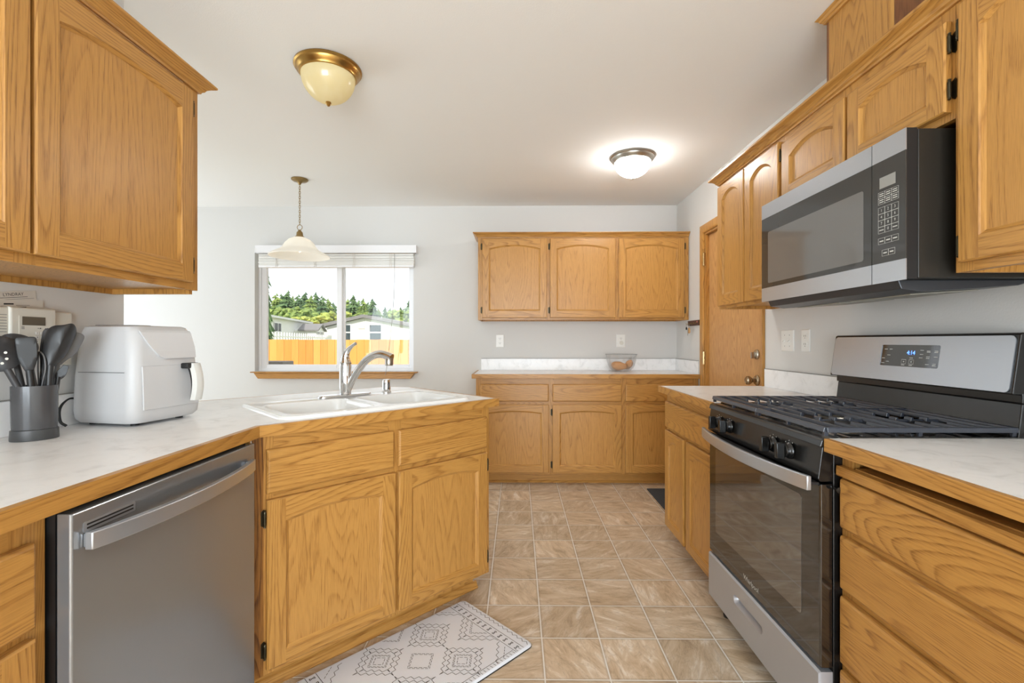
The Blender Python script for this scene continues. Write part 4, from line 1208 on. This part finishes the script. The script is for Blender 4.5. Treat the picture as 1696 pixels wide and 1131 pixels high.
# raised control facet on the upper front, its lower edge sweeping down from the top corner
m = MB(); zr__ = [.2125 + (.306 - .2125) * k / 12 for k in range(13)]
def facet_left(z):
    t_ = (z - .2125) / (.306 - .2125)
    return -.020 - .076 * t_ ** .62
for d_ in (.007, .0003):
    for z in zr__:
        for x in (facet_left(z), (.100 - .15 * max(0, z - .25))):
            p_ = fpt(x, z, d_ if z < .305 else .004); m.v.append(p_)
for k in range(12):
    a = 2 * k; m.f += [(a, a + 1, a + 3, a + 2), (a, a + 2, 26 + a + 2, 26 + a), (a + 1, 26 + a + 1, 26 + a + 3, a + 3)]
m.f += [(0, 26, 27, 1), (24, 25, 51, 50)]
m.mi += [0] * len(m.f); m.sm += [False] * len(m.f)
m.build('control_facet', plain('satin_grey_plastic', lin(212, 212, 213), .3), ar)
MB().prism(rrect(-.092, -.0, -.06, .09, .03, 4), 'z', .3208, .3225).build('top_vent', plain('vent_grey', lin(120, 120, 120), .5), ar)
MB().tube(bez([(.02, .1315, .045), (-.02, .140, .05), (-.075, .143, .075), (-.118, .140, .085), (-.150, .130, .06), (-.158, .118, .02), (-.150, .105, .004)], 8), .0042, 8).build('power_cord', BLACKM, ar)

sm_ = MB().tube([(-.1275, y, .1715) for y in (.09, .05, 0, -.05, -.086)], .0011, 6)
sm_.build('seam', plain('seam_grey', lin(120, 120, 121), .6), ar)
hx, hy, hz = -1.333, 1.272, .9145
ho = thing('utensil_holder', 'smoky grey oval utensil holder on the counter beside the air fryer', 'holder', (hx, hy, hz), R(46))
def oval(a, b, z, wav=0.0, n=48):
    return [(a * (1 + wav * cos(6 * t_)) * cos(t_), b * (1 + wav * cos(6 * t_)) * sin(t_), z) for t_ in (2 * pi * k / n for k in range(n))]
m = MB()
m.loft([oval(.0455, .036, .030), oval(.046, .036, .05, .012), oval(.047, .037, .148, .012), oval(.0445, .0345, .148, .012), oval(.0435, .034, .05, .012), oval(.0425, .033, .034)], cap0=True, cap1=True)
m.build('cup', HOLD, ho)
m = MB(); m.loft([oval(.049, .039, .0), oval(.0495, .0395, .004), oval(.0485, .0385, .028), oval(.0465, .037, .0295)], cap0=True, cap1=True); m.build('base_tray', HOLDB, ho)
def plate(outline, th, curve=0.0):
    """utensil head in local (s, t) plane: s across, t up; slight cupping"""
    for _ in range(2):   # round the corners
        outline = [((a[0] * w + b[0] * (1 - w)), (a[1] * w + b[1] * (1 - w))) for a, b in zip(outline, outline[1:] + outline[:1]) for w in (.78, .22)]
    n = len(outline)
    q = MB()
    def P(p, d): return (p[0], d + curve * ((p[0]) ** 2) * 30, p[1])
    c0 = (sum(p[0] for p in outline) / n, sum(p[1] for p in outline) / n)
    rings = []
    for d, sc_ in ((-th, .0), (-th, .6), (-th, .92), (-th * .5, 1.0), (th * .5, 1.0), (th, .92), (th, .6), (th, .0)):
        rings.append([P((c0[0] + (p[0] - c0[0]) * max(sc_, .001), c0[1] + (p[1] - c0[1]) * max(sc_, .001)), d) for p in outline])
    q.loft(rings, cap0=False, cap1=False)
    return q
def utensil(name, label, foot, head, tilt, mat, headmb, cat='utensil', yaw=46, neck=.0, hmat=None, r=.0055):
    """foot/head in holder frame (s along the view plane, d toward the wall, z); headmb drawn around its own origin at the neck"""
    f_, h_ = Vector(foot), Vector(head)
    ax = (h_ - f_); ln = ax.length
    o = thing(name, label, cat, (hx + f_.x * cos(R(46)) - f_.y * sin(R(46)), hy + f_.x * sin(R(46)) + f_.y * cos(R(46)), hz + f_.z), 0)
    zx = ax.normalized(); yv = Vector((sin(R(tilt)), cos(R(tilt)), 0)); yv = (yv - zx * yv.dot(zx)).normalized(); xv = yv.cross(zx)
    Mx = Matrix.Rotation(R(46), 4, 'Z') @ Matrix(((xv.x, yv.x, zx.x, 0), (xv.y, yv.y, zx.y, 0), (xv.z, yv.z, zx.z, 0), (0, 0, 0, 1)))
    hm = MB().tube([(0, 0, 0), (0, 0, ln * .5), (0, 0, ln + .004)], [r * .9, r, r * 1.05], 12)
    hm.xf(Mx); hm.build('handle', hmat or mat, o)
    headmb.xf(Mx @ Matrix.Translation((0, 0, ln))); headmb.build('head', mat, o)
    return o
def head_oval(a, b, n=28, base=.012):
    pts = []
    for k in range(n):
        t_ = 2 * pi * k / n - pi / 2
        x, z = a * cos(t_), b + b * sin(t_)
        pts.append((x, z))
    return pts
def head_turner(w0, w1, ln, r=.008, skew=0.0):
    return [(-.006, -.004), (.006, -.004), (.012, .012), (w0, .04), (w1, ln - r), (w1 - r * .3, ln - r * .3), (w1 - r, ln + skew), (-w1 + r, ln - skew), (-w1 + r * .3, ln - r * .3 - skew), (-w1, ln - r - skew), (-w0, .04), (-.012, .012)]
UB = .036
sk_h = plate(head_oval(.047, .048), .004, .6)
dots = MB()
for dx, dz in ((-.004, .040), (.010, .030), (.014, .046), (-.002, .022), (-.016, .030), (.004, .058)): dots.lathe([(0, -.0003), (.0034, -.0003), (.0034, -.0006), (0, -.0006)], (dx, -.0045, dz), 10, axis='y')
ut1 = utensil('skimmer', 'charcoal slotted skimmer leaning out of the holder away from the air fryer', (.012, -.014, UB), (-.050, -.018, .192), 0, GREYP, sk_h, r=.0075)
utensil('serving_spoon', 'charcoal solid spoon standing behind the slotted skimmer', (-.006, .014, UB), (-.036, .024, .212), 8, GREYP, plate(head_oval(.042, .040), .0045, 1.2), r=.007)
utensil('turner', 'charcoal square-ended turner in front of the spoons in the holder', (.002, -.018, UB), (-.010, -.022, .188), 4, GREYD, plate(head_turner(.020, .021, .094), .003), r=.0075)
utensil('narrow_spatula', 'mid-grey narrow spatula behind the whisk in the holder', (.010, .018, UB), (.018, .026, .228), -4, GREYP, plate(head_turner(.015, .018, .080, .012), .003).xf(Matrix.Rotation(R(10), 4, 'Y')))
utensil('spoon_spatula', 'large black spoon-spatula leaning toward the air fryer', (.022, -.014, UB), (.030, -.018, .200), -14, GREYD, plate(head_turner(.028, .032, .125, .024, .006), .005, .8).xf(Matrix.Rotation(R(15), 4, 'Y')), r=.0075)
utensil('wide_turner', 'pale grey wide turner behind the large black spoon-spatula', (.024, .014, UB), (.046, .020, .205), -10, GREYL, plate(head_turner(.028, .030, .10, .012), .003).xf(Matrix.Rotation(R(12), 4, 'Y')))
utensil('slim_spreader', 'short dark spreader at the air fryer end of the holder', (.032, .002, UB), (.046, .002, .165), 10, GREYD, plate(head_turner(.006, .007, .040, .004), .002).xf(Matrix.Rotation(R(20), 4, 'Y')))
wk = thing('whisk', 'wire whisk with dark coated loops in the middle of the holder', 'utensil', (hx + .005 * cos(R(46)), hy + .005 * sin(R(46)), hz + UB), R(46))
MB().tube([(0, 0, 0), (.002, -.004, .095)], .006, 10).build('handle', GREYD, wk)
for k in range(5):
    a = pi * k / 5 + .2
    pts = [(.004 + r_ * cos(a), -.004 + r_ * sin(a), z) for r_, z in ((.004, .09), (.014, .125), (.023, .155), (.021, .185), (.008, .202), (-.008, .202), (-.021, .185), (-.023, .155), (-.014, .125), (-.004, .09))]
    MB().tube(bez(pts, 4), .0019, 6).build('loop', GREYL if k % 2 else GREYD, wk)
# holes of the skimmer
dm = dots
f_, h_ = Vector((.012, -.014, UB)), Vector((-.050, -.018, .192)); ax = h_ - f_
zx = ax.normalized(); yv = Vector((0, 1, 0)); yv = (yv - zx * yv.dot(zx)).normalized(); xv = yv.cross(zx)
dm.xf(Matrix.Rotation(R(46), 4, 'Z') @ Matrix(((xv.x, yv.x, zx.x, 0), (xv.y, yv.y, zx.y, 0), (xv.z, yv.z, zx.z, 0), (0, 0, 0, 1))) @ Matrix.Translation((0, 0, ax.length)))
dm.build('drain_holes', KEYP, ut1)

# ---- wall-mounted keypad, papers, plates (left wall faces +x)
kp = thing('alarm_keypad', 'white wall keypad with small grey display behind the utensils', 'keypad', (XL, 1.297, 1.15), LZ)
m = MB().cbox(0, .133, -.026, -.0008, 0, .133, .004); m.build('case', KEYP, kp, bevel=.002)
m = MB().box(.022, .118, -.0275, -.0262, .006, .108); pn_ = m.build('face_panel', KEYP, kp)
MB().box(.030, .096, -.0282, -.0277, .081, .106).build('display', LCD, kp)
m = MB(); lg = MB()
for r_ in range(4):
    for c_ in range(3):
        x, z = .066 + c_ * .0145, .054 - r_ * .0125
        m.box(x, x + .0105, -.0292, -.0277, z, z + .0085)
        lg.text('123456789*0#'[r_ * 3 + c_], .007, (x + .0052, -.0296, z + .0043), (1, 0, 0), (0, 0, 1))
m.build('buttons', WHITE, kp, bevel=.0006); lg.build('legends', INK, kp)
m = MB()
for x in (.079, .100): m.box(x - .006, x - .001, -.0281, -.0276, .072, .0732).box(x + .001, x + .004, -.0281, -.0276, .0712, .0742)
for k in range(3): m.box(.028, .036, -.0281, -.0276, .070 + k * .003, .0712 + k * .003)
m.build('printed_marks', INK, kp)
pp = thing('wall_plate', 'plain white cover plate on the wall next to the keypad', 'wall plate', (XL, 1.4325, 1.108), LZ)
MB().cbox(0, .060, -.014, -.0008, 0, .168, .003).build('cover', KEYP, pp)
th_ = thing('intercom_speaker', 'white ribbed wall box on the near side of the keypad', 'wall box', (XL, 1.175, 1.16), LZ)
MB().cbox(0, .128, -.020, -.0008, 0, .122, .003).build('case', KEYP, th_, bevel=.002)
m = MB()
for k in range(7): m.box(.03, .118, -.0206, -.0202, .05 + k * .008, .052 + k * .008)
m.build('grille_lines', LINE_GREY, th_)
pa = thing('paper_note', 'papers with printed lines tucked behind the keypad', 'papers', (XL, 1.272, 1.262), LZ)
M4 = Matrix.Rotation(R(-8), 4, 'Y')
MB().box(0, .125, -.0022, -.0012, 0, .058).xf(M4).build('sheet', PAPER, pa)
MB().box(.02, .140, -.0034, -.0026, -.02, .038).xf(Matrix.Rotation(R(-4), 4, 'Y')).build('sheet', PAPER, pa)
m = MB().text('LYNDRAY', .0125, (.062, -.0025, .049), (1, 0, 0), (0, 0, 1))
m.box(.02, .10, -.0025, -.0023, .040, .0412).box(.02, .118, -.0025, -.0023, .035, .0357); m.xf(M4).build('printed_lines', INK, pa)
m = MB().box(.030, .056, -.0038, -.0035, .024, .028).box(.062, .10, -.0038, -.0035, .022, .0228).box(.064, .09, -.0038, -.0035, .012, .018); m.xf(Matrix.Rotation(R(-4), 4, 'Y')).build('printed_lines', INK, pa)

# ---- floor mats
mt = thing('kitchen_mat', 'white cushioned mat with black zigzag diamond print before the sink cabinet', 'mat', (-.2435, 2.117, 0), PEN)
# local: origin at the far back corner, mat runs to -x (length) and -y (width)
ML, MWd = .755, .432
ou = rrect(-ML, 0, -MWd, 0, .022, 5)
m = MB()
m.loft([[(x, y, .0008) for x, y in ou], [(x, y, .006) for x, y in rrect(-ML - .001, .001, -MWd - .001, .001, .023, 5)], [(x, y, .0115) for x, y in rrect(-ML + .004, -.004, -MWd + .004, -.004, .02, 5)], [(x, y, .012) for x, y in rrect(-ML + .008, -.008, -MWd + .008, -.008, .018, 5)]])
m.build('pad', MATM, mt)
m = MB(); m.loft([[(x, y, .0004) for x, y in rrect(-ML - .001, .001, -MWd - .001, .001, .02, 5)], [(x, y, .0045) for x, y in rrect(-ML - .0018, .0018, -MWd - .0018, .0018, .022, 5)]]); m.build('backing', BLACKM, mt)
pt = MB()
def line(p, q, w=.0019):
    p, q = Vector(p), Vector(q); d = (q - p)
    if d.length < 1e-5: return
    d.normalize(); n_ = Vector((-d.y, d.x)) * w / 2
    for pnt in (p, q):
        if not (-ML + .006 < pnt.x < -.006 and -MWd + .006 < pnt.y < -.006): return
    pt.add([(p.x + n_.x, p.y + n_.y, .0124), (q.x + n_.x, q.y + n_.y, .0124), (q.x - n_.x, q.y - n_.y, .0124), (p.x - n_.x, p.y - n_.y, .0124)], [(0, 1, 2, 3)])
def poly(pts, w=.0019):
    for a, b in zip(pts, pts[1:]): line(a, b, w)
def zig(p, q, n, amp, w=.0019):
    p, q = Vector(p), Vector(q); d = (q - p); nn_ = Vector((-d.y, d.x)).normalized()
    prev = p
    for k in range(1, 2 * n + 1):
        c_ = p + d * k / (2 * n) + nn_ * (amp if k % 2 else 0)
        line(prev, c_, w); prev = c_
def dashed(p, q, n=6, w=.0019):
    p, q = Vector(p), Vector(q)
    for k in range(n): line(p + (q - p) * (k / n), p + (q - p) * ((k + .72) / n), w)
def diamond(cx_, cy_, r_, fn):
    c4 = [(cx_ + r_, cy_), (cx_, cy_ + r_), (cx_ - r_, cy_), (cx_, cy_ - r_)]
    for i in range(4): fn(c4[i], c4[(i + 1) % 4])
def big(cx_, cy_):
    diamond(cx_, cy_, .102, lambda a, b: zig(a, b, 5, .0115))
    diamond(cx_, cy_, .078, lambda a, b: zig(a, b, 4, .0115))
    diamond(cx_, cy_, .046, lambda a, b: dashed(a, b, 5))
    diamond(cx_, cy_, .040, lambda a, b: dashed(a, b, 4))
    diamond(cx_, cy_, .025, lambda a, b: dashed(a, b, 2))
def small(cx_, cy_):
    diamond(cx_, cy_, .056, lambda a, b: dashed(a, b, 5))
    diamond(cx_, cy_, .049, lambda a, b: dashed(a, b, 4))
for cx_ in (-.26, -.48):
    for cy_ in (-.108, -.318): big(cx_, cy_)
for cx_, cy_ in ((-.37, -.213), (-.37, -.003), (-.37, -.423)): small(cx_, cy_)
def half(ex, sg):
    for r_, fn in ((.112, lambda a, b: zig(a, b, 5, .0115)), (.086, lambda a, b: zig(a, b, 4, .0115)), (.052, lambda a, b: dashed(a, b, 5)), (.045, lambda a, b: dashed(a, b, 4))):
        fn((ex, -.213 + r_), (ex + sg * r_, -.213)); fn((ex + sg * r_, -.213), (ex, -.213 - r_))
    for cy_, s2 in ((-.003, -1), (-.423, 1)):
        fn = lambda a, b: zig(a, b, 4, .010)
        fn((ex + sg * .09, cy_), (ex, cy_ + s2 * .09))
        dashed((ex + sg * .05, cy_ + s2 * .012), (ex + sg * .004, cy_ + s2 * .055), 4)
half(-.088, -1); half(-ML + .088, 1)
for ex, sg in ((0, -1), (-ML, 1)):
    for dx in (.046, .084): line((ex + sg * dx, -.008), (ex + sg * dx, -MWd + .008))
    for a_ in (.010, .024): zig((ex + sg * a_, -.010), (ex + sg * a_, -MWd + .010), 15, .011 * (1 if sg < 0 else -1))
    for k in range(13):
        y = -.026 - k * .0315; cx_ = ex + sg * .065
        poly([(cx_ - .009, y - .005), (cx_ + .009, y + .005), (cx_ + .009, y - .005), (cx_ - .009, y + .005), (cx_ - .009, y - .005)], .0025)
for yy, sg in ((-MWd, 1),):
    line((-.088, yy + .026), (-ML + .088, yy + .026))
    for k in range(40): line((-.06 - k * .016, yy + .008), (-.062 - k * .016, yy + .021))
pt.build('printed_pattern', INK, mt)
dm = thing('door_mat', 'charcoal textured doormat on the floor before the back door', 'mat', (1.032, 3.30, 0))
MB().prism(rrect(0, .44, -.42, .44, .01, 3), 'z', .0008, .007).build('pad', RUG, dm)

# ------------------------------------------------------------------ outside
GZ = -.55
struct(MB().box(-60, 40, 4.6, 110, GZ - .1, GZ).build('ground', GRASS))
fn_ = thing('wooden_fence', 'new cedar board fence outside the window', 'fence', (-8.5, 9.0, GZ))
r_ = random.Random(5)
m = MB()
x = 0
while x < 12:
    w = .138 + r_.uniform(-.002, .002)
    m.box(x, x + w, -.018 + r_.uniform(-.003, .003), 0.004, .03, 1.762 + r_.uniform(-.004, .004)); x += w + .004
m.build('boards', CEDAR, fn_)
m = MB()
for z in (.35, .95, 1.5): m.box(0, 12, .006, .045, z, z + .09)
for k in range(6): m.box(k * 2.4, k * 2.4 + .09, .046, .136, 0.001, 1.72)
m.build('rails_and_posts', BARK, fn_)
# dark object leaning at the foot of the fence seen at the window corner
pl_ = thing('stone_block', 'grey block lying outside close under the window corner', 'block', (-2.62, 5.0, GZ))
MB().box(-.34, .09, 0, .25, .001, GZ * -1 + .962).build('block', plain('grey_stone', lin(128, 124, 120), .9, nscale=60, nstr=.8, ndist=.01), pl_, bevel=.01)
pk = thing('picket_fence', 'white picket fence receding behind the cedar fence', 'fence', (-12.7, 24, GZ))
m = MB(); n = 30
dx_, dy_ = -2.75, 14.5
for k in range(n):
    t_ = k / (n - 1); x, y = dx_ * t_, dy_ * t_
    m.prism([(x - .04, .1), (x + .04, .1), (x + .04, 2.17), (x, 2.24), (x - .04, 2.17)], 'y', y - .01, y + .01)
m.build('pickets', SIDING, pk)
m = MB()
for z in (1.70, 1.95): m.add([(0, .012, z), (dx_, dy_ + .012, z), (dx_, dy_ + .05, z), (0, .05, z), (0, .012, z + .07), (dx_, dy_ + .012, z + .07), (dx_, dy_ + .05, z + .07), (0, .05, z + .07)], [(0, 1, 2, 3), (4, 7, 6, 5), (0, 4, 5, 1), (2, 6, 7, 3), (1, 5, 6, 2), (0, 3, 7, 4)])
m.build('rail', SIDING, pk)

def win(mb_parent, x, z, w, h, y, two=False):
    f = MB()
    f.fill([[(x, z), (x + w, z), (x + w, z + h), (x, z + h)], [(x + .09, z + .09), (x + w - .09, z + .09), (x + w - .09, z + h - .09), (x + .09, z + h - .09)]], y - .04, axis='y')
    if two: f.box(x + .09, x + w - .09, y - .05, y - .03, z + h / 2 - .05, z + h / 2 + .05)
    else: f.box(x + w / 2 - .04, x + w / 2 + .04, y - .05, y - .03, z + .09, z + h - .09)
    fo_ = f.build('window', WHITE2, mb_parent)
    MB().box(x + .08, x + w - .08, y - .02, y - .005, z + .08, z + h - .08).build('pane', WINDK, fo_)
# gabled house
hb = thing('house', 'white gabled house with grey roof beyond the cedar fence', 'house', (-13.2, 40, GZ))
# apex px 602 -> x=-13.2 at 40 m
m = MB(); m.prism([(-3.25, .02), (4.0, .02), (4.0, 2.95), (0, 3.72), (-3.25, 2.95)], 'y', 0, 12); m.build('walls', SIDING, hb)
def roofslab(mb, xa, za, xb, zb, t_=.28, y0=-.35, y1=12.3):
    mb.prism([(xa, za), (xb, zb), (xb, zb + t_), (xa, za + t_)], 'y', y0, y1)
m = MB(); roofslab(m, -3.7, 2.90, 0, 3.74); roofslab(m, 0, 3.74, 4.6, 2.86); m.build('roof', ROOFM, hb)
win(hb, -2.25, 1.75, 1.15, 1.45, 0, True); win(hb, .40, 1.75, 1.15, 1.45, 0, True)
m = MB(); m.box(-3.2, 3.9, -.01, 0, 2.93, 2.97).box(.0, .03, -.01, 0, .1, 3.6).box(-.5, .05, -.05, 0, 2.78, 2.86); m.build('trim_boards', PAPER, hb)
m = MB(); m.box(4.05, 8.2, 1.5, 11, .02, 2.55); m.box(4.05, 8.2, 1.2, 11, 2.62, 2.80, 1); m.build('lean_to', [plain('grey_siding', lin(206, 206, 204), .7), ROOFM], hb)
win(hb, 5.0, 1.7, .9, .9, 1.5)
# house with the long eave, side wall receding behind the picket fence
ha = thing('house', 'long white house with flat eave behind the picket fence', 'house', (-15.5, 28, GZ), R(102))
WROOF = plain('white_metal_roof', lin(225, 225, 222), .5)
m = MB(); m.box(-5, 12.5, 0, 7, .02, 3.24); m.build('walls', SIDING, ha)
m = MB(); m.box(-5.2, 12.7, -.30, 7.3, 3.245, 3.38); m.build('roof', WROOF, ha)
win(ha, 2.5, 2.30, 1.7, .72, 0); win(ha, -2.5, 1.9, 1.6, 1.1, 0)
m = MB(); m.prism([(7.6, .02), (10.6, .02), (10.6, 2.55), (9.1, 2.98), (7.6, 2.55)], 'y', -1.6, -.001); m.build('porch', SIDING, ha)
m = MB(); m.prism([(7.4, 2.50), (9.1, 3.0), (10.8, 2.50), (10.8, 2.60), (9.1, 3.12), (7.4, 2.60)], 'y', -1.8, -.31); m.build('porch_roof', ROOFM, ha)
win(ha, 7.75, 1.7, 1.25, .85, -1.6); win(ha, 9.2, 1.7, 1.25, .85, -1.6)
m = MB(); m.box(5.2, 7.5, -1.5, -1.42, 2.02, 2.10)
for k in range(8): m.box(5.2 + k * .3, 5.26 + k * .3, -1.49, -1.43, .4, 2.02)
m.build('deck_rail', plain('weathered_deck', lin(130, 104, 88), .8), ha)
sh_ = thing('garden_shed', 'small pale shed with teal door between the two white houses', 'shed', (-20.6, 46, GZ), 0)
m = MB(); m.prism([(-.5, .02), (2.0, .02), (2.0, 2.75), (.75, 3.05), (-.5, 2.75)], 'y', 0, 3); m.build('walls', SIDING, sh_)
MB().box(-.42, .25, -.06, -.005, .1, 2.6).build('teal_door', TEAL, sh_)
m = MB(); roofslab(m, -.7, 2.70, .75, 3.07, .08, -.3, 3.2); roofslab(m, .75, 3.07, 2.2, 2.70, .08, -.3, 3.2); m.build('roof', WROOF, sh_)

# trees: each with its own crown and trunk
def crown_mesh(seed, kind):
    r_ = random.Random(seed); bm = bmesh.new()
    def blob(c, rad, sz):
        res = bmesh.ops.create_icosphere(bm, subdivisions=2, radius=1.0)
        off = Vector((r_.uniform(0, 50), r_.uniform(0, 50), r_.uniform(0, 50)))
        for v in res['verts']:
            d = v.co.copy()
            k = 1 + .55 * noise.noise(d * 2.2 + off) + .3 * noise.noise(d * 5 + off)
            v.co = Vector((c[0] + d.x * rad * k, c[1] + d.y * rad * k, c[2] + d.z * rad * sz * k))
    if kind == 'conifer':
        # drooping whorls of ragged boughs, narrowing to a leader
        nl_ = 24
        for k in range(nl_):
            t_ = k / (nl_ - 1); z = .6 + 7.0 * t_ ** .92
            rad = (1.75 * (1 - t_) ** .8 + .10) * r_.uniform(.78, 1.18)
            nb = 9 + int(9 * (1 - t_)); a0 = r_.uniform(0, 6.28)
            lean = (r_.uniform(-.15, .15), r_.uniform(-.15, .15))
            top = bm.verts.new((lean[0] * .3, lean[1] * .3, z + .75 * (1 - t_ * .55) + .1))
            ring = []
            for q in range(nb * 2):
                a = a0 + pi * q / nb
                rr = rad * (r_.uniform(.85, 1.25) if q % 2 == 0 else r_.uniform(.38, .62))
                ring.append(bm.verts.new((cos(a) * rr + lean[0], sin(a) * rr + lean[1], z - .22 * rr * r_.uniform(.4, 1.6) + (.12 if q % 2 else 0))))
            inner = bm.verts.new((0, 0, z + .05))
            for q in range(nb * 2):
                bm.faces.new((top, ring[q], ring[(q + 1) % (nb * 2)])); bm.faces.new((inner, ring[(q + 1) % (nb * 2)], ring[q]))
    else:
        for k in range(120):
            a, e = r_.uniform(0, 2 * pi), r_.uniform(-.5, 1)
            d = r_.uniform(.7, 1.9)
            blob((cos(a) * d, sin(a) * d, 4.0 + e * 2.2), r_.uniform(.25, .5), .85)
    me = bpy.data.meshes.new('crown'); bm.to_mesh(me); bm.free()
    return me
cmesh = {('conifer', i): crown_mesh(i, 'conifer') for i in range(4)}
cmesh.update({('round', i): crown_mesh(40 + i, 'round') for i in range(3)})
trunk = MB().tube([(0, 0, 0), (0, 0, 2.0), (.05, 0, 5.0)], [.22, .17, .05], 8)
tr_me = trunk.build('trunk_source', BARK); tm = tr_me.data; bpy.data.objects.remove(tr_me)
for (k, mm) in (('d', LEAF_D), ('m', LEAF_M), ('y', LEAF_Y), ('o', LEAF_O)):
    for key in list(cmesh):
        if len(key) == 2:
            c_ = cmesh[key].copy(); c_.materials.clear(); c_.materials.append(mm); cmesh[(key[0], key[1], k)] = c_
def tree(px, top_py, D, kind, i, leaf, label, group, wid=1.0):
    x = (px - 857) / F_PX * D; ztop = CAM_H + (564.7 - top_py) / F_PX * D
    h = ztop - GZ; full = 7.9 if kind == 'conifer' else 7.0
    t_ = thing('conifer_tree' if kind == 'conifer' else 'leafy_tree', label, 'tree', (x, D, GZ), i * 1.7 + px, group)
    s_ = h / full; t_.scale = (s_ * wid, s_ * wid, s_)
    c_ = bpy.data.objects.new('crown', cmesh[(kind, i % (4 if kind == 'conifer' else 3), leaf)]); COL.objects.link(c_); c_.parent = t_
    k_ = bpy.data.objects.new('trunk', tm); COL.objects.link(k_); k_.parent = t_
CL = 'dark green conifer in the tree line beyond the white houses'; CG = 'conifers in the tree line'
CL2 = 'lighter green conifer in the tree line beyond the white houses'; CG2 = 'lighter conifers in the tree line'
for i, (px, py) in enumerate(((440, 497), (455, 486), (464, 487), (474, 481), (483, 490), (492, 488), (503, 484), (512, 489), (522, 484), (533, 490), (543, 495), (552, 501),
                              (562, 500), (574, 495), (583, 489), (592, 497), (601, 494), (609, 500), (617, 495), (627, 511), (637, 508), (646, 510), (655, 512), (664, 509), (677, 498), (690, 502))):
    tree(px, py, 62 + (i * 13) % 29, 'conifer', i, 'm' if i % 3 == 1 else 'd', *((CL2, CG2) if i % 3 == 1 else (CL, CG)), 1.6)
tree(497, 505, 56, 'round', 0, 'm', 'mid green round tree before the conifers above the long white house', None, 1.2)
tree(672, 506, 56, 'round', 1, 'm', 'mid green round tree behind the gabled house at the window edge', None, 1.3)
tree(470, 500, 58, 'round', 2, 'm', 'mid green round tree behind the long house nearest the window frame', None, 1.3)
tree(514, 517, 50, 'round', 1, 'y', 'yellow-green bushy tree between the two white houses', None, 1.5)
tree(551, 510, 52, 'round', 0, 'y', 'bright yellow-green tree behind the gable end beside the window mullion', None, 1.2)
tree(536, 529, 49, 'round', 2, 'o', 'low orange and yellow autumn tree between the houses', None, 1.6)
tree(655, 525, 54, 'round', 2, 'y', 'yellow-green shrub tree showing above the gabled roof', None, 1.8)
tree(437, 400, 21, 'conifer', 2, 'd', 'tall near conifer at the edge of the window view', None, .30)
